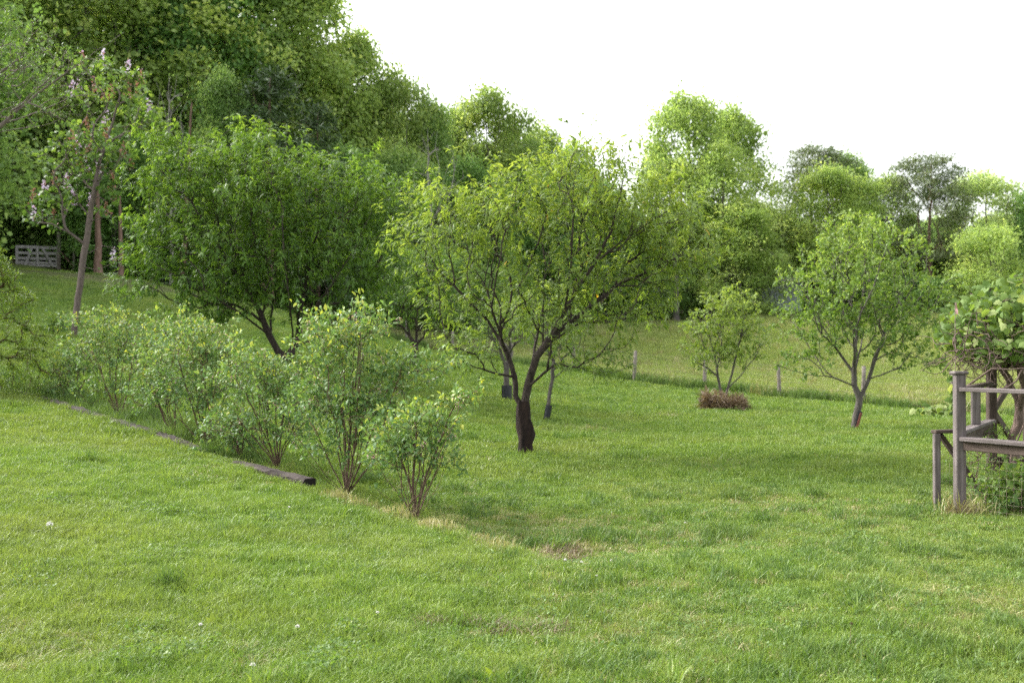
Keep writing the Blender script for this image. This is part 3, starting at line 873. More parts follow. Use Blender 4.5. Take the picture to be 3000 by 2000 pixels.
# the mass of trees behind, which nobody could count: instances on points
def gn_scatter(name, V, rot, scl, idx, coll, label, cat):
    me = bpy.data.meshes.new(name)
    V = np.asarray(V, np.float32)
    me.vertices.add(len(V)); me.vertices.foreach_set('co', V.ravel())
    a = me.attributes.new('rot', 'FLOAT_VECTOR', 'POINT'); a.data.foreach_set('vector', np.asarray(rot, np.float32).ravel())
    a = me.attributes.new('scl', 'FLOAT_VECTOR', 'POINT'); a.data.foreach_set('vector', np.asarray(scl, np.float32).ravel())
    a = me.attributes.new('pick', 'INT', 'POINT'); a.data.foreach_set('value', np.asarray(idx, np.int32))
    o = bpy.data.objects.new(name, me)
    COL.objects.link(o)
    ng = bpy.data.node_groups.new(name + '_scatter', 'GeometryNodeTree')
    ng.interface.new_socket('Geometry', in_out='INPUT', socket_type='NodeSocketGeometry')
    ng.interface.new_socket('Geometry', in_out='OUTPUT', socket_type='NodeSocketGeometry')
    N, L = ng.nodes, ng.links
    gi, go = N.new('NodeGroupInput'), N.new('NodeGroupOutput')
    ci = N.new('GeometryNodeCollectionInfo')
    ci.inputs['Collection'].default_value = coll
    ci.inputs['Separate Children'].default_value = True
    ci.inputs['Reset Children'].default_value = True
    ip = N.new('GeometryNodeInstanceOnPoints')
    ip.inputs['Pick Instance'].default_value = True
    def attr(nm, ty):
        q = N.new('GeometryNodeInputNamedAttribute'); q.data_type = ty; q.inputs['Name'].default_value = nm
        return q.outputs['Attribute']
    er = N.new('FunctionNodeEulerToRotation')
    L.new(attr('rot', 'FLOAT_VECTOR'), er.inputs[0])
    L.new(gi.outputs[0], ip.inputs['Points'])
    L.new(ci.outputs[0], ip.inputs['Instance'])
    L.new(attr('pick', 'INT'), ip.inputs['Instance Index'])
    L.new(er.outputs[0], ip.inputs['Rotation'])
    L.new(attr('scl', 'FLOAT_VECTOR'), ip.inputs['Scale'])
    L.new(ip.outputs[0], go.inputs[0])
    md = o.modifiers.new('scatter', 'NODES'); md.node_group = ng
    tag(o, label, cat, None, 'stuff')
    return o

wc = bpy.data.collections.new('woodland_kit')
for nm in ['edge', 'maple', 'under']:
    for wdn, lf in [PRO[nm]]:
        ob = bpy.data.objects.new('a_' + nm + '_crown', lf); ob.color = GREEN['deep'] if nm == 'edge' else GREEN['mid']
        wc.objects.link(ob)
wp, wr, ws, wi = [], [], [], []
for k in range(200):
    px = RNG.uniform(-500, 1800); d = RNG.uniform(86, 118) if px > 900 else RNG.uniform(78, 115)
    x, y = (px - 1500) / F * d, d
    topmax = np.interp(px, [-500, 700, 1000, 1250, 1700, 1800], [-300, 20, 170, 360, 440, 520]) + RNG.uniform(20, 200)
    z = gz(x, y)
    h = EYE + (HZ - topmax) / F * d - z
    if h < 4: continue
    s = h / 18.4
    wp.append((x, y, z - 0.3)); wr.append((0, 0, RNG.uniform(0, 6.28))); ws.append((s * 0.9, s * 0.9, s)); wi.append(int(RNG.integers(0, 2)))
for k in range(90):
    px = RNG.uniform(1750, 3600); d = RNG.uniform(104, 125)
    x, y = (px - 1500) / F * d, d
    topmax = RNG.uniform(560, 740) if px < 2350 else RNG.uniform(620, 760)
    z = gz(x, y)
    h = EYE + (HZ - topmax) / F * d - z
    s = max(h, 3) / 18.4
    wp.append((x, y, z - 0.3)); wr.append((0, 0, RNG.uniform(0, 6.28))); ws.append((s * 1.2, s * 1.2, s)); wi.append(int(RNG.integers(0, 2)))
for k in range(160):
    px = RNG.uniform(-400, 1500); d = RNG.uniform(63, 90)
    x, y = (px - 1500) / F * d, d
    s = RNG.uniform(0.35, 0.8)
    wp.append((x, y, gz(x, y) - 0.3)); wr.append((0, 0, RNG.uniform(0, 6.28))); ws.append((s * 1.2, s * 1.2, s)); wi.append(2)
for k in range(48):
    x, y = RNG.uniform(-70, -24), RNG.uniform(32, 80)
    if x / y * F + 1500 > -260: continue
    s = RNG.uniform(0.8, 1.15)
    wp.append((x, y, gz(x, y) - 0.3)); wr.append((0, 0, RNG.uniform(0, 6.28))); ws.append((s, s, s)); wi.append(int(RNG.integers(0, 2)))
gn_scatter('woodland', wp, wr, ws, wi, wc, 'mass of shaded woodland foliage behind the front trees', 'woodland')

# ------------------------------------------------------------------ shed beyond the meadow
def box_mesh(name, L_, w, h, bev=0.006):
    bm = bmesh.new()
    bmesh.ops.create_cube(bm, size=1)
    for v in bm.verts:
        v.co = Vector((v.co.x * L_, v.co.y * w, v.co.z * h))
    if bev:
        bmesh.ops.bevel(bm, geom=list(bm.edges), offset=bev, segments=1, affect='EDGES', profile=0.5)
    me = bpy.data.meshes.new(name)
    bm.to_mesh(me); bm.free()
    return me

def beam(name, p0, p1, w, h, mat, parent, up=(0, 0, 1), bev=0.006):
    """timber between two world points; w across, h along up; parent is an unrotated Empty"""
    p0, p1 = Vector(p0), Vector(p1)
    d = (p1 - p0); Ln = d.length; d.normalize()
    u = Vector(up)
    if abs(d.dot(u)) > 0.95: u = Vector((0, -1, 0))
    y = u.cross(d).normalized(); z = d.cross(y)
    o = link(name, box_mesh(name, Ln, w, h, bev), mat, parent)
    mt = Matrix((d, y, z)).transposed().to_4x4()
    mt.translation = (p0 + p1) / 2 - (parent.location if parent else Vector())
    o.matrix_local = mt
    return o

sb = np.array([(2235 - 1500) / F * 90, 90, 0.0]); sb[2] = gz(sb[0], sb[1])
sb[2] = max(sb[2], W(2235, 890, 90)[2])
shed = empty('shed', sb, 'small grey blue boarded shed beyond the meadow', 'shed')
for k in range(16):
    beam('wall_board', Vector(sb) + Vector((-2.9 + k * 0.37, -1.5 + 0.012 * (k % 2), -0.6)), Vector(sb) + Vector((-2.9 + k * 0.37, -1.5 + 0.012 * (k % 2), 1.75)), 0.03, 0.36, M['shed_wall'], shed, up=(1, 0, 0))
beam('side_wall', Vector(sb) + Vector((-3.1, 0.6, -0.6)), Vector(sb) + Vector((-3.1, 0.6, 1.9)), 4.0, 0.06, M['shed_wall'], shed, up=(1, 0, 0))
beam('side_wall', Vector(sb) + Vector((4.6, 0.6, -0.6)), Vector(sb) + Vector((4.6, 0.6, 1.9)), 4.0, 0.06, M['shed_dark'], shed, up=(1, 0, 0))
beam('back_wall', Vector(sb) + Vector((-3.0, 2.5, 0.6)), Vector(sb) + Vector((4.55, 2.5, 0.6)), 0.06, 2.3, M['shed_dark'], shed)
o = beam('roof', Vector(sb) + Vector((-3.5, 0.4, 2.15)), Vector(sb) + Vector((5.0, 0.4, 2.15)), 5.2, 0.08, M['shed_roof'], shed)
o.rotation_euler = (R(9), 0, 0)

# ------------------------------------------------------------------ white farm gate on the hill
gd = 60.0
gb = W(107, 785, gd)
gate = empty('farm_gate', gb, 'weathered white five bar wooden gate on the wooded hillside', 'gate')
def G(px, py, off=0.0): return Vector(W(px, py, gd - off))
for (yl, yr, hh) in [(722, 727, 0.16), (740, 743, 0.15), (755, 759, 0.15), (767, 771.5, 0.12), (775, 779.5, 0.12)]:
    beam('rail', G(47, yl), G(168, yr), 0.03, hh, M['gate_wood'], gate)
beam('stile', G(48, 718, 0.04), G(48, 780, 0.04), 0.14, 0.03, M['gate_wood'], gate)
beam('stile', G(108, 720, 0.04), G(110, 782, 0.04), 0.13, 0.03, M['gate_wood'], gate)
beam('stile', G(167, 722, 0.04), G(167, 784, 0.04), 0.13, 0.03, M['gate_wood'], gate)
beam('brace', G(94, 722, 0.075), G(72, 780, 0.075), 0.13, 0.03, M['gate_wood'], gate, up=(0, 1, 0))
beam('brace', G(121, 723, 0.075), G(156, 783, 0.075), 0.13, 0.03, M['gate_wood'], gate, up=(0, 1, 0))
gp = W(171.5, 786, gd)
post = empty('gate_post', gp, 'tall grey post at the right end of the white gate', 'post')
beam('post', Vector(W(171.5, 790, gd)), Vector(W(171.5, 679, gd)), 0.17, 0.17, M['fence_wood'], post, bev=0.02)
pb = W(215, 783, gd + 0.5)
po = empty('hill_post', pb, 'thin grey fence post just right of the gate post', 'post')
beam('post', Vector(W(215, 790, gd + .5)), Vector(W(216, 724, gd + .5)), 0.11, 0.11, M['fence_wood'], po, bev=0.015)
bp_ = W(214, 783, gd + 0.2)
po = empty('brace_pole', bp_, 'rusty brown pole leaning against the gate post', 'pole')
beam('pole', Vector(W(178, 738, gd + 0.2)), Vector(W(214, 783, gd + 0.2)), 0.07, 0.07, M['pine_bark'], po, bev=0.01)
lp = W(183, 800, 53)
po = empty('fallen_pole', lp, 'pale pole lying along the top of the bare bank below the gate', 'pole')
beam('pole', Vector(W(134, 796.5, 53)), Vector(W(234, 803, 52)), 0.10, 0.10, M['gate_wood'], po, bev=0.02)

def bare_trunk(name, label, px0, py0, px1, py1, d, w, bark, cat='tree'):
    b = ground_at(px0, py0) if d is None else W(px0, py0, d)
    b[2] = min(b[2], gz(b[0], b[1])) if d else b[2]
    d = b[1]
    tip = W(px1, py1, d) - b
    ln = [np.zeros(3), tip * 0.3 + np.array([0.03, 0, 0]), tip * 0.7, tip]
    r = empty(name, b, label, cat)
    pos, par, di = grow([ln], np.zeros((0, 3)), 0.6, jit=0.05)
    rad = w * (1 - np.linspace(0, 1, len(pos)) ** 2 * .75); rad[0] *= 1.5; rad[1] *= 1.15
    V, Q = tubes(pos, par, rad, 10, 0, 0.05)
    link('trunk', npmesh(name, V, [Q], smooth=True), bark, r)
    return r
bare_trunk('pine_tree', 'thick scaly pine trunk just behind the flowering tree', 287, 808, 283, 500, 52, 0.15, M['pine_bark'])
bare_trunk('slim_tree', 'slim trunk on the hill left of the left peach tree', 353, 800, 350, 560, 53, 0.11, M['pine_bark'])
bare_trunk('pine_tree', 'reddish leaning trunk above the left peach tree', 530, 840, 560, 300, 57, 0.15, M['pine_bark'])
bare_trunk('slim_tree', 'grey trunk standing at the meadow edge right of the front peach tree', 1982, 950, 1977, 690, 84, 0.22, M['grey_bark'])

# ------------------------------------------------------------------ wire fence along the meadow
fr = empty('wire_fence', (FENCE[5, 0], FENCE[5, 1], gz(*FENCE[5])), 'grey post and woven wire fence along the edge of the meadow', 'fence')
def fence_post(px, d, h, lean=0.0, w=0.07):
    x, y = (px - 1500) / F * d, d
    z = gz(x, y)
    pos = np.array([(0, 0, -0.2), (lean * .3, 0, h * .4), (lean * .7, 0, h * .75), (lean, 0, h)]) + np.array([x, y, z])
    rad = np.array([w * 1.1, w, w * .95, w * .85])
    V, Q = tubes(pos, np.array([-1, 0, 1, 2]), rad, 8, 0, 0.07)
    cap = np.array([[len(V) - 8 + i for i in range(8)]])
    me = npmesh('post', V - np.array(fr.location), [Q, cap])
    link('post', me, M['fence_wood'], fr)
for (px, d, h, ln) in [(1040, 59.5, 1.25, 0.0), (1190, 57.4, 1.2, 0.03), (1326, 55, 1.2, 0), (1500, 51, 1.2, -0.04), (1680, 47.2, 1.2, 0.02), (1858, 43.5, 1.22, 0.06), (2064, 42, 1.22, 0.02),
                       (2283, 39.5, 1.16, -0.03), (2528, 37, 1.3, 0.03), (2790, 34.5, 1.25, 0.0), (3060, 32, 1.2, 0)]:
    fence_post(px, d, h, ln)
xs = np.arange(FENCE[1, 0], FENCE[-1, 0], 0.3)
ys = fence_y(xs) - 0.08
zs = ground(xs, ys)
WV, WQ, off = [], [], 0
def wire_run(p, r):
    global off
    V, Q = tubes(p, np.arange(len(p)) - 1, np.full(len(p), r), 3)
    WV.append(V - np.array(fr.location)); WQ.append(Q + off); off += len(V)
for hgt in [0.08, 0.22, 0.38, 0.56, 0.76, 0.98, 1.12]:
    wire_run(np.stack([xs, ys, zs + hgt], -1)[::3], 0.0035)
for i in range(0, len(xs)):
    wire_run(np.array([(xs[i], ys[i], zs[i] + 0.05), (xs[i], ys[i], zs[i] + 0.98)]), 0.002)
wm = link('woven_wire', npmesh('woven_wire', np.concatenate(WV), [np.concatenate(WQ)]), M['wire'], fr)

# ------------------------------------------------------------------ orchard
# front peach tree
b = ground_at(1540, 1332); D1 = b[1]
def l1(*pts): return px_line(b, D1, pts)
lines = [l1((1540, 1338, 0), (1541, 1290, 0), (1540, 1240, 0), (1540, 1205, 0)),
         l1((1538, 1205, 0), (1510, 1160, .05), (1508, 1105, .1), (1483, 1030, .15), (1430, 940, .2), (1374, 885, .2), (1304, 815, .2), (1240, 730, .1), (1190, 660, 0)),
         l1((1508, 1105, .1), (1440, 1090, -.2), (1390, 1075, -.5), (1320, 1045, -.8), (1285, 1010, -.9)),
         l1((1483, 1020, .15), (1450, 930, .5), (1420, 834, .7), (1370, 760, .9), (1368, 650, 1.0), (1380, 560, 1.0)),
         l1((1538, 1205, 0), (1546, 1134, 0), (1572, 1044, -.1), (1610, 993, -.15), (1655, 910, -.2), (1693, 840, -.25), (1738, 776, -.3), (1790, 680, -.3), (1820, 560, -.2), (1835, 480, -.2)),
         l1((1546, 1134, 0), (1590, 1095, -.3), (1630, 1068, -.7), (1655, 1062, -.9), (1710, 1080, -1.2)),
         l1((1572, 1044, -.1), (1640, 985, .3), (1706, 942, .6), (1770, 945, .9), (1865, 930, 1.1), (1950, 905, 1.2)),
         l1((1610, 993, -.15), (1720, 905, .0), (1820, 830, .1), (1920, 790, .2), (2010, 755, .3), (2070, 720, .3)),
         l1((1560, 1090, 0), (1570, 1000, .6), (1590, 900, .9), (1600, 780, 1.0), (1580, 650, 1.1), (1560, 570, 1.1)),
         l1((1655, 910, -.2), (1672, 800, -.6), (1676, 700, -.8), (1680, 560, -.9), (1690, 470, -.8)),
         l1((1480, 1010, .1), (1440, 900, -.6), (1460, 780, -1.0), (1480, 680, -1.1), (1500, 580, -1.0)),
         l1((1738, 776, -.3), (1830, 700, -.5), (1920, 640, -.6), (1990, 600, -.6))]
E = px_ell(b, D1, [(1300, 690, 185, 170, 1.4, 0, .85), (1450, 650, 190, 150, 1.7, 0, .8), (1700, 590, 240, 170, 1.7, 0, 1.25), (1910, 720, 200, 190, 1.5, .2, 1.3), (1450, 900, 230, 150, 1.5, 0, .5),
                   (1700, 850, 230, 150, 1.6, 0, .9), (1380, 1040, 130, 60, 1.0, -.4, .8), (1720, 1050, 150, 70, 1.0, -.4, .7), (1880, 900, 150, 90, 1.1, .6, .6), (1780, 470, 110, 60, .8, 0, 1.4)])
tg = spread_pts(E, 1750, 1.5)
ck = RNG.choice(len(tg), 140, replace=False); cc = tg.mean(0)
tg[ck] = cc + (tg[ck] - cc) * 1.16
rt, pos1, di1, td1, rad1 = tree('peach_tree', b, 'large open peach tree with dark forked trunk in the middle of the lawn', 'tree', lines, tg, 0.13, 0.076, 0.0030, M['peach_bark'],
     peach_leaves(0.135, 3.6, 0.5, 15, 0.25, droop=0.45), M['peach_leaf'], alpha=0.22, up=0.35, sides=10, rough=0.05)
# old split bark around the foot of the trunk
pp = np.array(px_line(b, D1, [(1540, 1345), (1540, 1325), (1541, 1300), (1543, 1275), (1538, 1250), (1533, 1225), (1534, 1195), (1534, 1175)]))
V, Q = tubes(np.repeat(pp, 1, 0), np.arange(8) - 1, np.array([0.16, 0.12, 0.108, 0.118, 0.128, 0.106, 0.094, 0.08]), 18, 0, 0.13)
link('old_bark', npmesh('old_bark', V, [Q], smooth=True), M['peach_bark_old'], rt)

# left peach tree
b = ground_at(842, 1068); D2 = b[1]
def l2(*pts): return px_line(b, D2, pts)
lines = [l2((842, 1072, 0), (842, 1058, 0), (845, 1050, 0)),
         l2((845, 1050, 0), (815, 1030, 0), (790, 985, -.1), (755, 900, -.2), (690, 800, -.4), (620, 690, -.5), (560, 590, -.5)),
         l2((845, 1050, 0), (862, 1015, 0), (876, 965, .1), (880, 900, .2), (900, 800, .3), (930, 680, .3), (960, 540, .3)),
         l2((862, 1015, 0), (930, 990, .3), (1000, 920, .6), (1080, 810, .8), (1150, 700, .8)),
         l2((790, 985, -.1), (720, 930, -.9), (600, 850, -1.5), (480, 790, -1.8), (400, 730, -1.8)),
         l2((790, 985, 0), (800, 880, .8), (780, 760, 1.3), (760, 600, 1.4)),
         l2((876, 965, .1), (960, 850, -1.0), (1030, 740, -1.5), (1080, 640, -1.6)),
         l2((862, 1015, 0), (850, 900, -1.2), (830, 740, -1.7), (820, 560, -1.8))]
E = px_ell(b, D2, [(560, 560, 170, 150, 1.8, 0, 1.1), (780, 560, 220, 170, 2.2, 0, 1.0), (1060, 600, 190, 145, 1.8, 0, 1.1), (470, 730, 120, 130, 1.5, -.5, 1.0), (680, 760, 250, 150, 2.2, 0, .8), (950, 760, 250, 150, 2.2, 0, .8),
                   (620, 880, 170, 70, 1.6, -.8, .9), (1080, 840, 120, 90, 1.4, .2, .8), (720, 440, 90, 60, 1.0, 0, 1.5), (480, 430, 80, 60, 1.0, 0, 1.3), (400, 830, 80, 60, .8, -1.6, .8), (860, 900, 170, 60, 1.4, -.5, .6)])
tg = spread_pts(E, 2500, 1.6)
ck = RNG.choice(len(tg), 220, replace=False); cc = tg.mean(0)
tg[ck] = cc + (tg[ck] - cc) * 1.14
tree('peach_tree', b, 'dense deep green peach tree behind the row of bushes on the left', 'tree', lines, tg, 0.17, 0.115, 0.004, M['peach_bark'],
     peach_leaves(0.175, 5.0, 0.9, 19, 0.27, shoot=0.34, droop=0.52), M['peach_leaf_deep'], alpha=0.22, up=0.3, sides=8, rough=0.05)

# small peach tree between and behind
b = ground_at(1218, 1100); D3 = b[1]
def l3(*pts): return px_line(b, D3, pts)
lines = [l3((1218, 1104, 0), (1218, 1070, 0), (1219, 1035, 0), (1218, 1012, 0)),
         l3((1218, 1012, 0), (1200, 985, 0), (1190, 920, .2), (1150, 850, .2)), l3((1218, 1012, 0), (1245, 985, -.2), (1280, 940, -.4), (1330, 860, -.4)),
         l3((1218, 1012, 0), (1225, 930, .6), (1240, 820, .8))]
E = px_ell(b, D3, [(1160, 880, 110, 110, 1.6, 0, 1), (1270, 860, 110, 120, 1.6, 0, 1), (1220, 790, 120, 80, 1.5, 0, 1)])
tree('peach_tree', b, 'small dark peach tree behind the tallest bush, between the two large peach trees', 'tree', lines, spread_pts(E, 520, 1.5), 0.2, 0.085, 0.006, M['peach_bark'],
     peach_leaves(0.17, 4.8, 0.8, 16, 0.28, shoot=0.3, droop=0.45), M['peach_leaf_deep'], alpha=0.22, up=0.3)

def guard(parent, b, p0, p1, r, name='trunk_guard', mat=None, slit=True):
    p0, p1 = np.array(p0), np.array(p1)
    ang = np.linspace(0.5, 5.9 if slit else 6.28, 15)
    ax = unit(p1 - p0); u = unit(np.cross(ax, [0, 1, 0.0])); v = np.cross(ax, u)
    V, Q = [], []
    for ri in (r, r - 0.004):
        for t in np.linspace(0, 1, 4):
            c = p0 + (p1 - p0) * t
            V += [c + ri * (1 + 0.06 * math.sin(3 * a + 5 * t)) * (math.cos(a) * u + math.sin(a) * v) for a in ang]
    m = len(ang)
    for s in range(2):
        for j in range(3):
            for i in range(m - 1):
                k = s * 4 * m + j * m + i
                Q.append((k, k + 1, k + 1 + m, k + m))
    return link(name, npmesh(name, np.array(V), [np.array(Q)], smooth=True), mat or M['guard'], parent)

# two guarded young trees behind the front peach tree
def young(px, py, tops, ell, label, rb, guard_px, seed, leafm='apple_leaf', m=260):
    b = ground_at(px, py); d = b[1]
    lines = [px_line(b, d, t) for t in tops]
    rt = tree('young_apple_tree', b, label, 'tree', lines, spread_pts(px_ell(b, d, ell), m, 1.4), 0.18, rb, 0.004, M['grey_bark'],
              oval_leaves(0.09, 5.0, 0.6, 7, 0.5), M[leafm], alpha=0.22, up=0.3)[0]
    g0, g1 = px_line(b, d, guard_px)
    guard(rt, b, g0, g1, rb * 1.75)
young(1602, 1235, [[(1600, 1238), (1607, 1185), (1614, 1130), (1619, 1110)], [(1619, 1110), (1622, 1060), (1625, 1000, .3), (1640, 930, .4)], [(1619, 1110), (1650, 1085, -.2), (1690, 1070, -.5)], [(1622, 1060), (1600, 980, .5), (1570, 900, .6)]],
      [(1610, 930, 130, 110, 1.2, 0.2, 1), (1660, 1020, 90, 70, .9, 0, .7)], 'slender pale young apple tree with black trunk guard right of the peach trunk', 0.04, [(1600, 1235), (1608, 1186)], 1)
young(1483, 1175, [[(1485, 1178), (1484, 1130), (1483, 1090)], [(1483, 1090), (1470, 1040), (1440, 980, .3)], [(1483, 1090), (1495, 1030, .2), (1520, 960, .5)]],
      [(1440, 960, 110, 90, 1.4, 0.2, 1), (1510, 930, 110, 90, 1.2, 0, 1)], 'young apple tree with black trunk guard seen left of the peach trunk', 0.075, [(1485, 1176), (1484, 1128)], 2)

# apple tree on the right
b = ground_at(2503, 1260); D4 = b[1]
def l4(*pts): return px_line(b, D4, pts)
lines = [l4((2500, 1264), (2508, 1215), (2516, 1185), (2518, 1165)),
         l4((2518, 1165), (2503, 1130), (2503, 1060), (2515, 960, .1), (2530, 860, .1), (2535, 760, .1), (2530, 690, 0)),
         l4((2503, 1115), (2440, 1105, -.3), (2360, 1095, -.5), (2280, 1070, -.6)),
         l4((2503, 1100), (2450, 1020, .2), (2400, 940, .4), (2360, 860, .5)),
         l4((2518, 1165), (2545, 1110, 0), (2560, 1060, 0), (2590, 980, -.1), (2620, 880, -.2), (2640, 780, -.2)),
         l4((2545, 1112), (2600, 1090, -.4), (2680, 1070, -.8), (2750, 1050, -1.0)),
         l4((2560, 1060), (2640, 1010, .5), (2700, 960, .9), (2740, 900, 1.0)),
         l4((2510, 1080), (2530, 980, 1.0), (2480, 860, 1.4), (2450, 750, 1.4)),
         l4((2510, 1080), (2500, 970, -1.0), (2560, 840, -1.5), (2600, 720, -1.5)),
         l4((2545, 1110), (2570, 1000, -1.2), (2680, 900, -1.8), (2720, 820, -1.8))]
E = px_ell(b, D4, [(2530, 800, 200, 170, 1.7, 0, 1), (2390, 930, 130, 140, 1.4, 0, .9), (2650, 930, 130, 130, 1.4, 0, .9), (2530, 940, 200, 110, 1.7, 0, .7), (2350, 1060, 90, 45, .8, -.3, .8), (2700, 1050, 90, 50, .8, -.4, .9), (2500, 690, 120, 70, 1.0, 0, 1.2),
                   (2340, 820, 70, 70, .8, .2, .6), (2760, 850, 90, 60, .8, .5, .5)])
rt = tree('apple_tree', b, 'broad apple tree with black trunk guard in front of the fence on the right', 'tree', lines, spread_pts(E, 1150, 1.5), 0.15, 0.07, 0.0036, M['grey_bark'],
     oval_leaves(0.085, 7.0, 0.7, 10, 0.5), M['apple_leaf'], alpha=0.22, up=0.3)[0]
guard(rt, b, *l4((2501, 1258), (2515, 1203)), 0.075)
beam('red_wrap', Vector(b) + Vector(l4((2500, 1255))[0]) + Vector((0.03, -0.09, 0)), Vector(b) + Vector(l4((2514, 1208))[0]) + Vector((0.03, -0.09, 0)), 0.05, 0.01, M['red_wrap'], rt, up=(0, 1, 0))

# small tree standing in a ring of dead grass
b = ground_at(2120, 1198); D5 = b[1]
def l5(*pts): return px_line(b, D5, pts)
lines = [l5((2118, 1200), (2112, 1165), (2110, 1145)), l5((2110, 1145), (2100, 1080), (2085, 1010), (2065, 940)), l5((2118, 1195), (2130, 1140), (2150, 1070), (2170, 990), (2180, 930)),
         l5((2130, 1140), (2170, 1100), (2210, 1050), (2240, 1000)), l5((2105, 1110), (2060, 1070), (2020, 1050)), l5((2105, 1090), (2115, 1000, .4), (2120, 900, .5))]
E = px_ell(b, D5, [(2110, 930, 100, 80, 1.0, 0, 1), (2060, 1000, 80, 70, .9, 0, .8), (2170, 990, 90, 90, 1.0, 0, .8), (2110, 1040, 110, 60, .9, 0, .7), (2150, 900, 80, 60, .8, 0, 1)])
tree('young_fruit_tree', b, 'airy yellow green young tree growing from a ring of dead grass', 'tree', lines, spread_pts(E, 460, 1.5), 0.16, 0.045, 0.005, M['grey_bark'],
     oval_leaves(0.10, 6.5, 0.6, 8, 0.5), M['lime_leaf'], alpha=0.22, up=0.3)

# flowering tree on the slope
b = W(217, 984, 30.0); b[2] = gz(b[0], b[1]); D6 = 30.0
def l6(*pts): return px_line(b, D6, pts)
lines = [l6((217, 990), (225, 900), (240, 780), (258, 660)), l6((258, 660), (275, 560), (290, 470), (320, 380), (350, 280)), l6((262, 640), (285, 540, .3), (330, 430, .6), (400, 330, .8)),
         l6((248, 720), (200, 680, -.3), (150, 655, -.5), (100, 650, -.6)), l6((250, 740), (300, 720, .3), (350, 730, .5), (380, 770, .6)), l6((262, 640), (210, 560, .2), (160, 520, .2), (120, 560, .2)),
         l6((280, 530), (330, 500, -.4), (370, 420, -.6), (410, 300, -.6)), l6((240, 790), (280, 790, 0), (330, 770, -.3))]
E = px_ell(b, D6, [(300, 420, 110, 150, 1.2, 0, .8), (390, 300, 70, 110, .9, .2, 1), (220, 480, 110, 110, 1.2, 0, .7), (160, 600, 100, 70, .9, 0, .9), (320, 590, 70, 80, .8, 0, .6), (280, 250, 90, 80, .8, 0, .8)])
rt, p6, d6, td6, _ = tree('flowering_tree', b, 'slim leaning tree with lilac blossom and large leaves on the left slope', 'tree', lines, spread_pts(E, 300, 1.6), 0.2, 0.085, 0.008, M['catalpa_bark'],
     oval_leaves(0.16, 3.2, 0.6, 6, 0.7, mean=0.25), M['weed_leaf'], alpha=0.22, up=0.3)
tips = np.where(td6 < 1e-6)[0]
tips = RNG.choice(tips, 36, replace=False)
parts = []
for t in tips:
    m = 26
    hh = RNG.uniform(0, 1, m)
    p = p6[t] + np.stack([RNG.normal(0, .05, m) * (1.2 - hh), RNG.normal(0, .05, m) * (1.2 - hh), hh * 0.42], -1)
    lil = RNG.uniform() < 0.3
    parts.append(place(oval(0.8), p, rand_dirs(m), rand_dirs(m), RNG.uniform(.05, .09, m), np.clip(RNG.normal(0.68 if lil else 0.3, 0.14, m), 0, .85)))
V, Fc, T = merge(parts)
fl = link('blossom', npmesh('blossom', V, Fc, T), M['lilac'], rt); fl['kind'] = 'stuff'

# twiggy tree reaching in from the left edge
b = np.array([-13.6, 23.0, 0.0]); b[2] = gz(b[0], b[1])
def l7(*pts): return [np.zeros(3) if p is None else W(p[0], p[1], 23 + p[2]) - b for p in pts]
lines = [[np.zeros(3), np.array([0.1, 0, 1.6]), np.array([0.2, 0, 3.2])],
         l7((-360, 560, 0), (-150, 460, 0), (0, 368, 0), (110, 270, .2), (250, 170, .3), (350, 100, .4)),
         l7((-360, 560, 0), (-160, 430, -.5), (0, 385, -.6), (110, 370, -.8), (200, 340, -1.0)),
         l7((-360, 560, 0), (-200, 380, .5), (-50, 250, .7), (40, 180, .8), (90, 60, .9)),
         l7((0, 368, 0), (100, 330, .4), (200, 285, .6), (320, 270, .8)),
         l7((-360, 560, 0), (-300, 350, 0), (-260, 150, 0), (-200, 0, 0))]
E = px_ell(b, 23, [(150, 220, 180, 110, 1.6, 0, 1), (40, 120, 150, 100, 1.5, 0, 1), (150, 330, 150, 60, 1.2, -.3, .7), (-150, 200, 200, 200, 2.0, 0, .6), (0, 330, 130, 70, 1.2, 0, .6)])
tree('thornless_tree', b, 'thinly leafed twiggy tree reaching in from the upper left edge', 'tree', lines, spread_pts(E, 750, 1.7), 0.2, 0.085, 0.0035, M['catalpa_bark'],
     oval_leaves(0.065, 3.4, 0.5, 5, 0.45, mean=0.2, hi_young=0.1), M['weed_leaf'], alpha=0.15, up=0.05, jit=0.1)

# evergreen boughs at the left edge
b = np.array([-9.7, 20.0, 0.0]); b[2] = gz(b[0], b[1])
lines = [[np.zeros(3), np.array([0, 0, 0.5])], [np.array([0, 0, 0.5]), np.array([0.05, 0, 1.6]), np.array([0, 0, 2.9])]]
tg = []
for k in range(520):
    h = RNG.uniform(0.2, 2.75); a = RNG.uniform(0, 6.28); rr = (2.9 - h) * 0.72 * RNG.uniform(.45, 1) + .15
    tg.append((math.cos(a) * rr, math.sin(a) * rr, h - 0.1 * rr))
NEED = oval(0.35, 0.1, 0.03)
def bough(pos, par, di, td, kids, rng):
    tw = np.where((td <= 2.2) & (np.arange(len(pos)) > 8))[0]
    i = np.repeat(tw, 16); m = len(i)
    d = di[i] * 0.7 + rand_dirs(m, rng) * np.array([1, 1, .35])
    return place(NEED, pos[i] + rng.normal(0, .05, (m, 3)) * np.array([1, 1, .5]), d, np.tile([0, 0, 1.], (m, 1)) + rng.normal(0, .3, (m, 3)), rng.uniform(.05, .1, m), np.clip(rng.normal(.5, .2, m), 0, .9))
tree('evergreen_tree', b, 'yellow green evergreen boughs at the left edge below the gate', 'tree', lines, np.array(tg), 0.1, 0.07, 0.005, M['shrub_bark'], bough, M['lime_leaf'], alpha=0.1, up=-0.1)

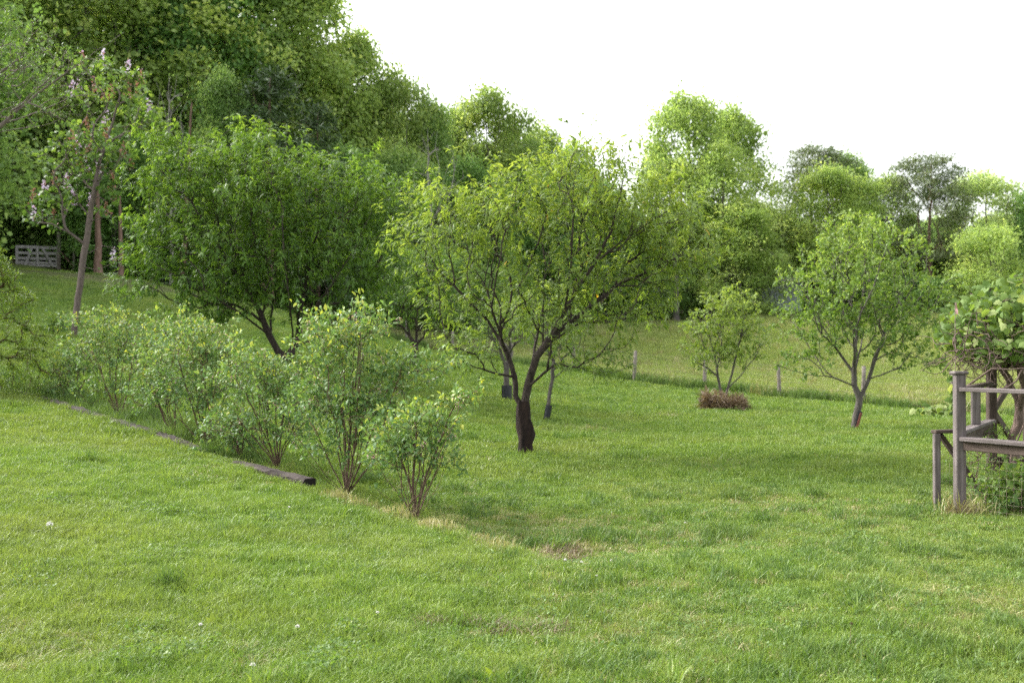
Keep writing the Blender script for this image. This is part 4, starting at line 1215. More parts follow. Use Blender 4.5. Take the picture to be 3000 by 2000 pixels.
# sapling on the slope
b = ground_at(165, 1000)
d = b[1]
lines = [px_line(b, d, [(165, 1004), (163, 985)]), px_line(b, d, [(163, 985), (150, 950), (140, 925)]), px_line(b, d, [(163, 985), (180, 955), (190, 935)])]
tree('sapling', b, 'low green sapling on the slope left of the flowering tree trunk', 'sapling', lines, spread_pts(px_ell(b, d, [(150, 950, 30, 30, .3, 0, 1), (180, 945, 25, 25, .3, 0, 1)]), 50, 1.4), 0.08, 0.012, 0.003, M['shrub_bark'],
     oval_leaves(0.13, 2.0, 0.3, 4, 0.5, mean=0.2), M['weed_leaf'])

# ------------------------------------------------------------------ row of berry bushes
def bush(px, py, d, stems, ell, m, label, seed, leaf=0.05, flowers=26):
    rng = np.random.default_rng(seed)
    b = W(px, py, d) if d else ground_at(px, py)
    d = b[1]
    b[2] = gz(b[0], b[1])
    root0 = np.array([0, 0, -0.05])
    lines = [[root0, np.array([0, 0, 0.04])]]
    for st in stems:
        pts = px_line(b, d, st)
        pts[0] = np.array([0, 0, 0.03])
        lines.append([np.array([rng.normal(0, .05), rng.normal(0, .05), 0.02])] + pts[1:])
        for dup in range(2):
            w_ = rng.normal(0, .16, 3) * np.array([1, 1, .6]); o_ = rng.normal(0, .11, 2)
            lines.append([np.array([o_[0], o_[1], 0.0])] + [q_ * np.array([1, 1, rng.uniform(.75, 1.0)]) + w_ * (j_ + 1) / len(pts[1:]) + np.array([o_[0], o_[1], 0]) * (1 - (j_ + 1) / len(pts[1:])) for j_, q_ in enumerate(pts[1:])])
    tg = spread_pts(px_ell(b, d, ell, 1.04), int(m * 1.2), 1.7, rng, minz=0.42 if m > 500 else 0.25)
    cen = tg.mean(0)
    far_ = rng.choice(len(tg), int(len(tg) * .16), replace=False)
    tg[far_] = cen + (tg[far_] - cen) * np.array([1.35, 1.3, 1.25])
    rt, p, di, td, rad = tree('berry_bush', b, label, 'bush', lines, tg, 0.07, 0.024, 0.0018, M['shrub_bark'],
        oval_leaves(leaf * 1.22, 3.1, 0.26, 6, 0.44, hi_young=0.14, mean=0.34), M['blue_leaf'], group='row of berry bushes along the timber edging', alpha=0.12, up=0.3, trunk_name='stems', crown_name='foliage', rng=rng, sides=5, e=2.6)
    tips = np.where(td < 0.16)[0]
    hi = p[tips, 2] > 0.25
    tips = tips[hi]
    tips = rng.choice(tips, min(flowers, len(tips)), replace=False)
    i = np.repeat(tips, 9); q = len(i)
    V, Fc, T = place(oval(0.75, 0.3), p[i] + rng.normal(0, 0.028, (q, 3)), rand_dirs(q, rng) + np.array([0, 0, -.4]), rand_dirs(q, rng), rng.uniform(.012, .022, q), np.clip(rng.normal(.5, .25, q), 0, 1))
    f = link('berries', npmesh('berries', V, Fc, T), M['blossom'], rt); f['kind'] = 'stuff'
def st(px, py, tops, d):
    return [[(px, py, 0), ((px * 2 + t[0]) / 3 + RNG.normal(0, 6), py + (t[1] - py) * .36, t[2] * .4), (t[0], t[1], t[2])] for t in tops]
bush(1218, 1520, 10.35, st(1218, 1520, [(1150, 1330, -.2), (1180, 1280, .2), (1220, 1250, 0), (1270, 1300, .15), (1260, 1220, -.1), (1330, 1190, .1), (1130, 1400, .2)], 0),
     [(1185, 1300, 105, 55, .45, 0, 1), (1225, 1225, 95, 45, .4, 0, 1), (1345, 1172, 55, 28, .2, 0, 2.2), (1130, 1355, 60, 30, .3, 0, .8), (1285, 1335, 60, 40, .3, 0, .8), (1120, 1260, 40, 30, .25, 0, .8), (1290, 1250, 60, 35, .3, 0, .8)], 360, 'small open bush nearest the camera at the right end of the row', 101)
bush(1015, 1462, 11.6, st(1015, 1462, [(960, 1150, -.2), (1000, 1050, .2), (1040, 1000, 0), (1060, 950, .1), (1090, 1120, -.2), (1150, 1100, .1), (920, 1250, .1), (985, 960, .3)], 0),
     [(1000, 1010, 120, 100, .55, 0, 1), (1060, 960, 80, 60, .45, 0, 1), (1180, 1080, 130, 70, .45, 0, .8), (920, 1160, 90, 90, .5, 0, .8), (1060, 1180, 150, 110, .6, 0, .7), (930, 970, 60, 50, .35, 0, .8), (970, 1290, 110, 50, .45, 0, .4), (1000, 1430, 60, 25, .3, 0, .4), (1260, 1060, 60, 30, .25, 0, 1.0)], 950, 'tallest bush of the row, just right of the cut timber end', 102, flowers=45)
bush(815, 1390, 13.0, st(815, 1390, [(720, 1150, -.2), (760, 1100, .2), (800, 1080, 0), (840, 1100, .1), (870, 1180, -.2), (700, 1260, .1)], 0),
     [(770, 1110, 130, 90, .6, 0, 1), (720, 1050, 70, 50, .4, 0, 1), (850, 1150, 90, 100, .5, 0, .9), (700, 1240, 100, 70, .5, 0, .8), (830, 1260, 90, 60, .5, 0, .6)], 640, 'bush with arching bare stem behind the cut timber end', 103)
bush(705, 1352, 13.7, st(705, 1352, [(670, 1250, 0), (700, 1220, .1), (740, 1240, -.1)], 0),
     [(680, 1240, 80, 50, .4, 0, 1), (720, 1290, 50, 40, .3, 0, .6)], 190, 'low bush tucked left of the arching stem bush', 104, flowers=12)
bush(605, 1318, 14.6, st(605, 1318, [(520, 1050, -.2), (560, 1000, .2), (600, 1020, 0), (650, 1030, .1), (670, 1120, -.2)], 0),
     [(560, 1000, 130, 80, .65, 0, 1), (620, 1040, 110, 80, .6, 0, 1), (540, 1130, 120, 80, .6, 0, .9), (640, 1150, 80, 70, .5, 0, .8), (590, 1220, 80, 50, .4, 0, .5)], 680, 'middle bush of the row, dark stemmed, beside a grassy gap in the edging', 105, flowers=30)
bush(515, 1288, 15.5, st(515, 1288, [(430, 1120, -.2), (470, 1060, .2), (500, 1080, 0)], 0),
     [(460, 1060, 80, 70, .5, 0, 1), (440, 1150, 70, 50, .4, 0, .9), (490, 1140, 60, 60, .4, 0, .8)], 300, 'bush leaning left with a long bare slanting stem', 106, flowers=16)
bush(350, 1250, 17.4, st(350, 1250, [(280, 1050, -.2), (320, 980, .2), (350, 960, 0), (400, 980, .1), (440, 1040, -.2)], 0),
     [(310, 960, 110, 60, .65, 0, 1), (420, 980, 90, 60, .6, 0, 1), (270, 1020, 80, 60, .6, 0, .9), (370, 1040, 140, 60, .7, 0, .9), (330, 1130, 120, 40, .6, 0, .5)], 620, 'tall rounded bush near the left end of the row', 107, flowers=34)
bush(212, 1198, 19.4, st(212, 1198, [(170, 1110, -.2), (200, 1080, .2), (230, 1060, 0), (250, 1110, .1)], 0),
     [(200, 1070, 55, 50, .5, 0, 1), (250, 1040, 60, 50, .4, 0, .9), (190, 1130, 50, 30, .4, 0, .8)], 260, 'small airy bush at the left end of the row', 108, flowers=14)

# ------------------------------------------------------------------ timber edging
TIES = [((676, 1356, 12.3), (886, 1421, 11.2), 'weathered end timber with black cut end, half sunk in the grass'),
        ((452, 1278, 14.55), (592, 1327, 13.25), 'timber of the edging in front of the middle bush'),
        ((300, 1231, 16.2), (449, 1277, 14.6), 'timber of the edging in front of the tall rounded bush'),
        ((142, 1189, 18.6), (297, 1230, 16.25), 'timber of the edging in front of the small airy bush'),
        ((20, 1160, 20.4), (130, 1186, 18.8), 'last timber of the edging at the far left')]
for k, (a, c, lb) in enumerate(TIES):
    p0, p1 = Vector(W(*a)), Vector(W(*c))
    for p in (p0, p1):
        p.z = gz(p.x - 0.1, p.y - 0.1) - 0.02
    if k == 0:
        p1.z += 0.035; p0.z -= 0.02
    nrm = Vector((-(p1 - p0).y, (p1 - p0).x, 0)).normalized() * 0.09
    if nrm.y < 0: nrm = -nrm
    p0 += nrm; p1 += nrm
    root = empty('railroad_tie', (p0 + p1) / 2, lb, 'timber', 'timbers edging the upper lawn')
    bm = bmesh.new()
    Ln = (p1 - p0).length
    rr = np.random.default_rng(60 + k)
    NS = 16
    rings = []
    for i in range(NS + 1):
        x = -Ln / 2 + Ln * i / NS
        ring = []
        for (yy, zz) in [(-.075, -.11), (-.078, -.03), (-.074, .05), (-.062, .072), (-.02, .076), (.035, .073), (.06, .07), (.073, .045), (.075, -.11)]:
            ring.append(bm.verts.new((x, yy + rr.normal(0, .006), zz + rr.normal(0, .006))))
        rings.append(ring)
    for i in range(NS):
        for j in range(9):
            bm.faces.new((rings[i][j], rings[i + 1][j], rings[i + 1][(j + 1) % 9], rings[i][(j + 1) % 9]))
    bm.faces.new(rings[0]); bm.faces.new(rings[-1][::-1])
    bm.normal_update()
    me = bpy.data.meshes.new('timber'); bm.to_mesh(me); bm.free()
    o = link('timber', me, M['tie_wood'], root)
    dv = (p1 - p0).normalized(); yv = Vector((0, 0, 1)).cross(dv).normalized(); zv = dv.cross(yv)
    o.matrix_local = Matrix((dv, yv, zv)).transposed().to_4x4()
    if k == 0:
        e = link('cut_end', box_mesh('cut_end', 0.012, 0.138, 0.165, 0.006), M['tie_end'], root)
        mt = Matrix((dv, yv, zv)).transposed().to_4x4(); mt.translation = dv * (Ln / 2 + 0.004) - zv * 0.012
        e.matrix_local = mt

# ------------------------------------------------------------------ wooden arbor and rail frame on the right
a0 = ground_at(2810, 1508); dA = a0[1]
arb = empty('garden_arbor', a0, 'weathered grey timber garden arbor frame with capped corner post at the right edge', 'arbor')
zt, zl = EYE - 110 / F * dA, EYE - 254 / F * dA
def AP(px, d, z): return Vector(((px - 1500) / F * d, d, z))
c0 = AP(2810, dA, 0)
ptop = EYE - 66 / F * dA
cpost = beam('corner_post', AP(2810, dA, a0[2] - 0.15), AP(2810, dA, ptop), 0.092, 0.092, M['deck_wood'], arb)
cp = AP(2809.5, dA, ptop)
cap_ = beam('post_cap', cp + Vector((0, 0, 0.0)), cp + Vector((0, 0, 0.03)), 0.135, 0.135, M['deck_wood'], arb, bev=0.008)
ml_ = cap_.matrix_basis.copy(); cap_.parent = cpost; cap_.matrix_parent_inverse = cpost.matrix_basis.inverted(); cap_.matrix_basis = ml_
eR = AP(3080, 9.55, zt); eR2 = AP(3080, 9.55, zl)
fd = (Vector((eR.x, eR.y, 0)) - c0).normalized()
tall = AP(2904, 12.2, 0)
sd_ = (tall - c0).normalized()
beam('top_rail', Vector((c0.x, c0.y, zt)) + fd * 0.05, eR, 0.14, 0.038, M['deck_wood'], arb)
beam('lower_rail_cap', Vector((c0.x, c0.y, zl)) + fd * 0.05, eR2, 0.14, 0.038, M['deck_wood'], arb)
beam('lower_rail', Vector((c0.x, c0.y, zl - 0.064)) + fd * 0.05, eR2 + Vector((0, 0, -0.064)), 0.038, 0.085, M['dark_wood'], arb)
beam('side_top_rail', Vector((c0.x, c0.y, zt + 0.002)) + sd_ * 0.05, Vector((tall.x, tall.y, zt + 0.002)) - sd_ * 0.05, 0.09, 0.04, M['dark_wood'], arb)
beam('side_lower_rail', Vector((c0.x, c0.y, zl - 0.02)) + sd_ * 0.05, Vector((tall.x, tall.y, zl - 0.02)) - sd_ * 0.05, 0.04, 0.11, M['dark_wood'], arb)
beam('side_lower_cap', Vector((c0.x, c0.y, zl + 0.057)) + sd_ * 0.05, Vector((tall.x, tall.y, zl + 0.057)) - sd_ * 0.05, 0.11, 0.036, M['deck_wood'], arb)
md_ = c0.lerp(tall, 0.47)
beam('short_post', Vector((md_.x, md_.y, zl + 0.077)), Vector((md_.x, md_.y, zt - 0.02)), 0.09, 0.04, M['deck_wood'], arb)
roof_z = EYE + 20 / F * 12
corners = [tall, AP(3120, 11.0, 0), AP(3010, 13.9, 0), AP(3210, 12.8, 0)]
for q in corners:
    beam('tall_post', Vector((q.x, q.y, gz(q.x, q.y) - 0.1)), Vector((q.x, q.y, roof_z + 0.1)), 0.09, 0.09, M['dark_wood'], arb)
hz_ = EYE - 28 / F * 12.2
for (u, v) in [(0, 1), (0, 2), (1, 3), (2, 3)]:
    p, q = corners[u], corners[v]
    dv = (q - p).normalized() * 0.047
    beam('header_beam', Vector((p.x, p.y, hz_)) + dv, Vector((q.x, q.y, hz_)) - dv, 0.04, 0.14, M['dark_wood'], arb)
for t in np.linspace(0.05, 0.95, 6):
    p = corners[0].lerp(corners[2], t); q = corners[1].lerp(corners[3], t)
    beam('roof_slat', Vector((p.x, p.y, roof_z + 0.16)), Vector((q.x, q.y, roof_z + 0.16)), 0.04, 0.09, M['dark_wood'], arb)
beam('brace', AP(2912, 12.25, EYE - 170 / F * 12.2), AP(2960, 12.6, EYE - 95 / F * 12.2), 0.035, 0.085, M['dark_wood'], arb)
beam('brace', AP(2912, 12.3, EYE - 180 / F * 12.2), AP(2960, 12.7, EYE - 262 / F * 12.2), 0.035, 0.085, M['dark_wood'], arb)
p, q = corners[2], corners[0]
beam('back_board', AP(2916, 12.25, EYE - 325 / F * 12.2), AP(3090, 12.0, EYE - 325 / F * 12.2), 0.03, 0.13, M['dark_wood'], arb)
beam('back_board', AP(2950, 13.6, 0.25), AP(3090, 13.4, 0.25), 0.03, 0.14, M['dark_wood'], arb)
b0 = ground_at(2743, 1487); dB = b0[1]
lowr = empty('low_frame', b0, 'low timber frame with diagonal brace and wire mesh left of the capped corner post', 'frame')
ztop = EYE - 234 / F * dB
rE = AP(2862, 11.2, ztop)
beam('post', AP(2743, dB, b0[2] - 0.1), AP(2743, dB, ztop - 0.02), 0.062, 0.062, M['deck_wood'], lowr)
beam('top_rail', AP(2734, dB - 0.0, ztop), rE, 0.08, 0.036, M['dark_wood'], lowr)
beam('diagonal_brace', AP(2753, dB + 0.05, ztop - 0.03), AP(2872, 11.2, gz(4.8, 11.2) + 0.12), 0.04, 0.085, M['dark_wood'], lowr, up=(0, 1, 0))
WV, WQ, off = [], [], 0
def mesh_run(p, parent):
    global off
    V, Q = tubes(np.array(p), np.arange(len(p)) - 1, np.full(len(p), 0.0009), 3)
    WV.append(V - np.array(parent.location)); WQ.append(Q + off); off += len(V)
pa, pb2 = np.array(AP(2750, dB + 0.02, 0)), np.array(AP(2862, 11.2, 0))
for t in np.linspace(0, 1, 12):
    c = pa + (pb2 - pa) * t
    mesh_run([(c[0], c[1], gz(c[0], c[1]) + 0.02), (c[0], c[1], ztop)], lowr)
for h in np.linspace(0.08, 0.7, 8):
    mesh_run([(*pa[:2], b0[2] + h), (*pb2[:2], b0[2] + h)], lowr)
link('wire_mesh', npmesh('wire_mesh', np.concatenate(WV), [np.concatenate(WQ)]), M['wire'], lowr)
WV, WQ, off = [], [], 0
pa, pb2 = np.array(c0), np.array(Vector((eR.x, eR.y, 0)))
for t in np.linspace(0.06, 1, 13):
    c = pa + (pb2 - pa) * t
    mesh_run([(c[0], c[1], gz(c[0], c[1])), (c[0], c[1], zl - 0.03)], arb)
for h in np.linspace(0.08, 0.62, 8):
    mesh_run([(*pa[:2], a0[2] + h), (*pb2[:2], a0[2] + h)], arb)
link('wire_mesh', npmesh('wire_mesh', np.concatenate(WV), [np.concatenate(WQ)]), M['wire'], arb)

# ------------------------------------------------------------------ grapevine over the arbor
def grape_leaf(seed):
    r = np.random.default_rng(seed)
    pts = [(0, 0.0), (.22, -.12), (.46, .02), (.40, .22), (.56, .42), (.34, .55), (.26, .78), (0, 1.0)]
    out = pts + [(-x, y) for (x, y) in pts[-2:0:-1]]
    V = [(0, .3, .05)] + [(x + r.normal(0, .03), y + r.normal(0, .03), -.18 * (abs(x) + max(0, y - .5)) + r.normal(0, .03)) for x, y in out]
    k = len(out)
    return np.array(V), [np.array([[0, i + 1, (i + 1) % k + 1] for i in range(k)])]
b = np.array(AP(2965, 11.9, 0)); b[2] = gz(b[0], b[1])
vine = empty('grapevine', b, 'grapevine with twisted trunk and large light green leaves roofing the arbor', 'vine')
def lv(*pts): return [W(p[0], p[1], 11.9 + p[2]) - b for p in pts]
lines = [lv((2960, 1445, 0), (2972, 1360, -.05), (2962, 1280, .05), (2985, 1200, 0), (2960, 1130, .08), (2940, 1085, 0), (2955, 1040, -.05), (2950, 1000, 0)),
         lv((2985, 1200, 0), (3000, 1130, -.2), (2985, 1060, -.3), (3010, 980, -.2)), lv((2950, 1000, 0), (2890, 960, -.1), (2830, 950, -.2), (2780, 980, -.2)), lv((2950, 1000, 0), (3000, 920, .2), (3080, 890, .3))]
rng = np.random.default_rng(77)
E = px_ell(b, 11.9, [(2900, 945, 125, 90, .9, -.1, 1.2), (2990, 895, 125, 95, 1.1, 0, 1.1), (3090, 900, 120, 100, 1.1, 0, .7), (2825, 975, 75, 65, .6, -.2, 1.0), (2940, 1020, 150, 50, .9, -.35, 1.2)])
tg = spread_pts(E, 300, 1.3, rng)
pos, par, di = grow(lines, tg, 0.11, 0.12, 0.0, 0.3, rng=rng)
rad, kids = radii(pos, par, 0.004, 0.05, 2.4)
V, Q = tubes(pos, par, rad, 7, 0, 0.12, rng)
link('trunk', npmesh('vine_wood', V, [Q], smooth=True), M['vine_bark'], vine)
# tangle of old canes hanging under the leaves
WV, WQ, off = [], [], 0
for k in range(190):
    p = np.array(W(rng.uniform(2780, 3080), rng.uniform(985, 1062), rng.uniform(11.0, 12.4)))
    dd = rng.normal(0, 1, 3) * np.array([1, .7, .45]); dd[2] -= 0.25
    pts = [p]
    for j in range(7):
        dd = dd + rng.normal(0, .45, 3); dd = unit(dd)
        p = p + dd * 0.07; pts.append(p)
    V, Q = tubes(np.array(pts), np.arange(8) - 1, np.linspace(.006, .0025, 8), 4)
    WV.append(V - b); WQ.append(Q + off); off += len(V)
for pts in [[(2825, 1135, -.6), (2870, 1105, -.9), (2905, 1080, -1.0), (2960, 1082, -1.0), (3030, 1075, -1.0)], [(2905, 1145, -1.0), (2950, 1135, -1.0), (2978, 1115, -1.0), (2992, 1085, -1.0), (3040, 1060, -1.0)],
            [(2930, 1470, -.8), (2945, 1400, -.7), (2975, 1300, -.6), (3000, 1240, -.6), (3030, 1180, -.6)], [(2885, 1480, -1.1), (2890, 1435, -1.1), (2905, 1425, -1.1)]]:
    pp = np.array([W(p[0], p[1], 11.9 + p[2]) for p in pts])
    V, Q = tubes(pp, np.arange(len(pp)) - 1, np.linspace(.012, .007, len(pp)), 5)
    WV.append(V - b); WQ.append(Q + off); off += len(V)
link('old_canes', npmesh('old_canes', np.concatenate(WV), [np.concatenate(WQ)], smooth=True), M['vine_bark'], vine)
GL = []
for k in range(6):
    V, Fc = grape_leaf(k)
    me = npmesh('grape_leaf', V, Fc, np.full(len(V), [0.1, 0.25, 0.4, 0.5, 0.65, 0.9][k])); me.materials.append(M['vine_leaf']); GL.append(me)
P_ = spread_pts(E, 2300, 1.0, rng, minz=None)
keep = (P_[:, 2] + b[2] > EYE + (HZ - rng.uniform(1010, 1090, len(P_))) / F * 11.9)
P_ = P_[keep]
# low shoot reaching left across the lawn
sh = []
for k in range(34):
    t = rng.uniform(0, 1)
    sh.append(W(2675 + 130 * t, 1190 + 8 * math.sin(t * 5) + rng.normal(0, 9), 11.6 + rng.normal(0, .05)) - b)
for k in range(16):
    sh.append(W(2795 + rng.normal(0, 8), rng.uniform(1100, 1180), 11.4) - b)
P_ = np.concatenate([np.array(sh), P_])
front = (P_[:, 1] * 1.0 - P_[:, 2] * 0.6) + np.where(np.arange(len(P_)) < len(sh), -9, 0) + np.where((P_[:, 0] + b[0]) / (P_[:, 1] + b[1]) * F + 1500 > 3020, 6, 0)
order = np.argsort(front)
fwd = rng.normal(0, 1, (len(P_), 3)) * np.array([1, .8, .5]) + np.array([-.2, -.5, -.5])
nrm = rng.normal(0, .65, (len(P_), 3)) + np.array([0, -.5, .7])
size = rng.uniform(.05, .105, len(P_))
def leaf_obj(i):
    o = link('leaf', GL[int(rng.integers(0, 6))], None, vine)
    D_ = unit(fwd[i]); X_ = unit(np.cross(D_, nrm[i])); Z_ = np.cross(X_, D_)
    mt = Matrix([(*(np.array([X_[r], D_[r], Z_[r]]) * size[i]), P_[i][r]) for r in range(3)] + [(0, 0, 0, 1)])
    o.matrix_local = mt
for i in order[:295]:
    leaf_obj(i)
rest = order[295:]
parts = []
for k in range(6):
    s = rest[k::6]
    V, Fc = grape_leaf(k)
    parts.append(place((V, Fc), P_[s], fwd[s], nrm[s], size[s], np.full(len(s), [0.1, 0.25, 0.35, 0.5, 0.6, 0.3][k])))
V, Fc, T = merge(parts)
o = link('foliage', npmesh('vine_foliage', V, Fc, T), M['vine_leaf'], vine); o['kind'] = 'stuff'
WV, WQ, off = [], [], 0
pp = np.array([W(2800, 1185, 11.6), W(2760, 1188, 11.6), W(2720, 1195, 11.6), W(2672, 1185, 11.6)]) - b
V, Q = tubes(pp, np.arange(4) - 1, np.array([.006, .005, .004, .003]), 4)
link('shoot', npmesh('shoot', V, [Q]), M['vine_bark'], vine)

# small flag on a thin pole beside the vine
fb = np.array(AP(2799, 11.3, 0)); fb[2] = gz(fb[0], fb[1])
fg = empty('garden_flag', fb, 'faded red and white scrap of flag on a thin pole beside the vine', 'flag')
V, Q = tubes(np.array([(0, 0, -.1), (0, 0, 1.0), (0.0, 0, 2.05)]), np.arange(3) - 1, np.array([.005, .005, .004]), 6)
link('pole', npmesh('pole', V, [Q], smooth=True), M['pole_metal'], fg)
V, Q = [], []
for i in range(7):
    t = i / 6
    z = 2.06 - 0.12 * t
    w = 0.006 + 0.012 * t
    V += [(0.004 - w * .3, -.01 * math.sin(4 * t), z), (0.01 + w * .3, .02 * math.sin(5 * t), z - .01), (0.012 + w, .01 * math.cos(5 * t), z - .025)]
for i in range(6):
    Q += [(3 * i, 3 * i + 1, 3 * i + 4, 3 * i + 3), (3 * i + 1, 3 * i + 2, 3 * i + 5, 3 * i + 4)]
link('cloth', npmesh('cloth', np.array(V), [np.array(Q)], smooth=True), M['flag_cloth'], fg)

# weeds at the foot of the arbor
def weed(px, py, d, h, wpx, m, label, leafm, seed, length=0.07):
    rng = np.random.default_rng(seed)
    b = W(px, py, d); b[2] = gz(b[0], b[1])
    lines = [[np.array([0, 0, -.03]), np.array([0, 0, .03])]]
    w = wpx / F * d
    tg = np.stack([rng.normal(0, w * .5, m), rng.normal(0, w * .4, m), rng.uniform(.1, 1, m) * h], -1)
    tree('weed_plant', b, label, 'weed', lines, tg, 0.05, 0.008, 0.0022, M['shrub_bark'], oval_leaves(length, 2.4, 0.18, 4, 0.5, mean=.35), M[leafm], alpha=0.1, up=.3, trunk_name='stems', crown_name='foliage', rng=rng, sides=4)
weed(2875, 1450, 11.7, 0.75, 75, 220, 'bushy dark green weed inside the arbor rails behind the wire mesh', 'weed_leaf', 201, 0.035)
weed(2930, 1505, 10.7, 0.38, 70, 130, 'leafy weed clump in front of the vine trunk', 'weed_leaf', 202, 0.07)
weed(2985, 1520, 10.3, 0.42, 60, 130, 'coarse leafy weed clump at the right edge of the frame', 'weed_leaf', 203, 0.08)
weed(3040, 1500, 10.6, 0.5, 60, 90, 'weed clump cut off by the right edge beneath the lower rail', 'weed_leaf', 204, 0.08)

# ------------------------------------------------------------------ grass
def tuft(seed, nb, rad_, h, w, lean, curl=0.5, hv=0.45):
    r = np.random.default_rng(seed)
    a = r.uniform(0, 6.283, nb); q = rad_ * np.sqrt(r.uniform(0, 1, nb))
    px_, py_ = np.cos(a) * q, np.sin(a) * q
    hh = h * r.uniform(1 - hv, 1 + hv * .6, nb)
    la = r.uniform(0, 6.283, nb); ll = hh * lean * r.uniform(.2, 1.2, nb)
    dx, dy = np.cos(la) * ll, np.sin(la) * ll
    fa = r.uniform(0, 6.283, nb)
    wx_, wy_ = np.cos(fa) * w * .5, np.sin(fa) * w * .5
    V = np.zeros((nb, 5, 3))
    V[:, 0] = np.stack([px_ - wx_, py_ - wy_, np.full(nb, -.01)], -1)
    V[:, 1] = np.stack([px_ + wx_, py_ + wy_, np.full(nb, -.01)], -1)
    V[:, 2] = np.stack([px_ + wx_ * .85 + dx * .35, py_ + wy_ * .85 + dy * .35, hh * .55], -1)
    V[:, 3] = np.stack([px_ - wx_ * .85 + dx * .35, py_ - wy_ * .85 + dy * .35, hh * .55], -1)
    V[:, 4] = np.stack([px_ + dx, py_ + dy, hh * (1 - .25 * lean * curl)], -1)
    k = np.arange(nb) * 5
    return V.reshape(-1, 3), [np.stack([k, k + 1, k + 2, k + 3], -1), np.stack([k + 3, k + 2, k + 4], -1)], np.repeat(r.uniform(0, 1, nb), 5)

def kit(name, specs):
    c = bpy.data.collections.new(name)
    for i, (args, mat) in enumerate(specs):
        V, Fc, T = tuft(*args) if not isinstance(args, tuple) or len(args) != 3 else args
        me = npmesh(f'{name}_{i:02d}', V, Fc, T); me.materials.append(M[mat])
        c.objects.link(bpy.data.objects.new(f't{i:02d}_{name}', me))
    return c

def clover(seed, nb, rad_, h, w):
    r = np.random.default_rng(seed)
    p = np.stack([r.normal(0, rad_ * .5, nb), r.normal(0, rad_ * .5, nb), h * r.uniform(.4, 1, nb)], -1)
    d = rand_dirs(nb, r) * np.array([1, 1, .3])
    return place(oval(.85, .1, .02), p, d, np.tile([0, 0, 1.], (nb, 1)) + r.normal(0, .3, (nb, 3)), w * r.uniform(.6, 1.2, nb), r.uniform(.2, .9, nb))

near = kit('lawn', [((1, 70, .085, .044, .0036, .9), 'grass'), ((2, 70, .085, .054, .0036, .8), 'grass'), ((3, 65, .085, .04, .0038, 1.0), 'grass'), ((4, 70, .085, .05, .0036, .9), 'grass'), ((5, 55, .08, .045, .0042, 1.1), 'grass'),
                    ((6, 60, .07, .085, .006, .85), 'grass_deep'), ((7, 55, .07, .075, .006, 1.0), 'grass_deep'), ((8, 40, .09, .045, .004, 1.3), 'grass_straw'), ((9, 40, .09, .06, .0042, 1.2), 'grass_dead'),
                    (clover(10, 40, .1, .045, .016), 'weed_leaf'), ((11, 22, .05, .11, .008, .8), 'grass'), ((12, 30, .12, .03, .0035, 3.0), 'grass_straw')])
mid = kit('lawn_mid', [((21, 60, .15, .055, .0075, .9), 'grass'), ((22, 60, .15, .065, .0075, .8), 'grass'), ((23, 55, .15, .05, .008, 1.0), 'grass'), ((24, 60, .13, .075, .009, .8), 'grass_deep'), ((25, 40, .15, .05, .007, 1.2), 'grass_straw'),
                       ((26, 50, .12, .2, .008, .6), 'grass_deep')])
far = kit('lawn_far', [((31, 60, .3, .06, .015, .9), 'grass'), ((32, 60, .3, .07, .015, .8), 'grass'), ((33, 50, .25, .09, .016, .8), 'grass_deep'), ((34, 60, .25, .36, .016, .5), 'grass_deep'), ((35, 70, .38, .26, .016, .6), 'field_grass'), ((36, 70, .38, .3, .015, .6), 'field_grass'),
                       ((37, 60, .3, .4, .016, .6), 'grass_straw')])

rng = np.random.default_rng(99)
ND1, ND2, ND3 = Noise(1.3, 51), Noise(0.55, 52), Noise(3.5, 53)
def sample(y0, y1, dens, margin=1.35):
    ar = (y1 ** 2 - y0 ** 2) / 2 * (3000 / F) * margin
    m = int(ar * dens)
    y = np.sqrt(rng.uniform(y0 ** 2, y1 ** 2, m))
    x = rng.uniform(-.5, .5, m) * y * (3000 / F) * margin
    return x, y
def rots(m, tilt=.12):
    return np.stack([rng.normal(0, tilt, m), rng.normal(0, tilt, m), rng.uniform(0, 6.283, m)], -1)

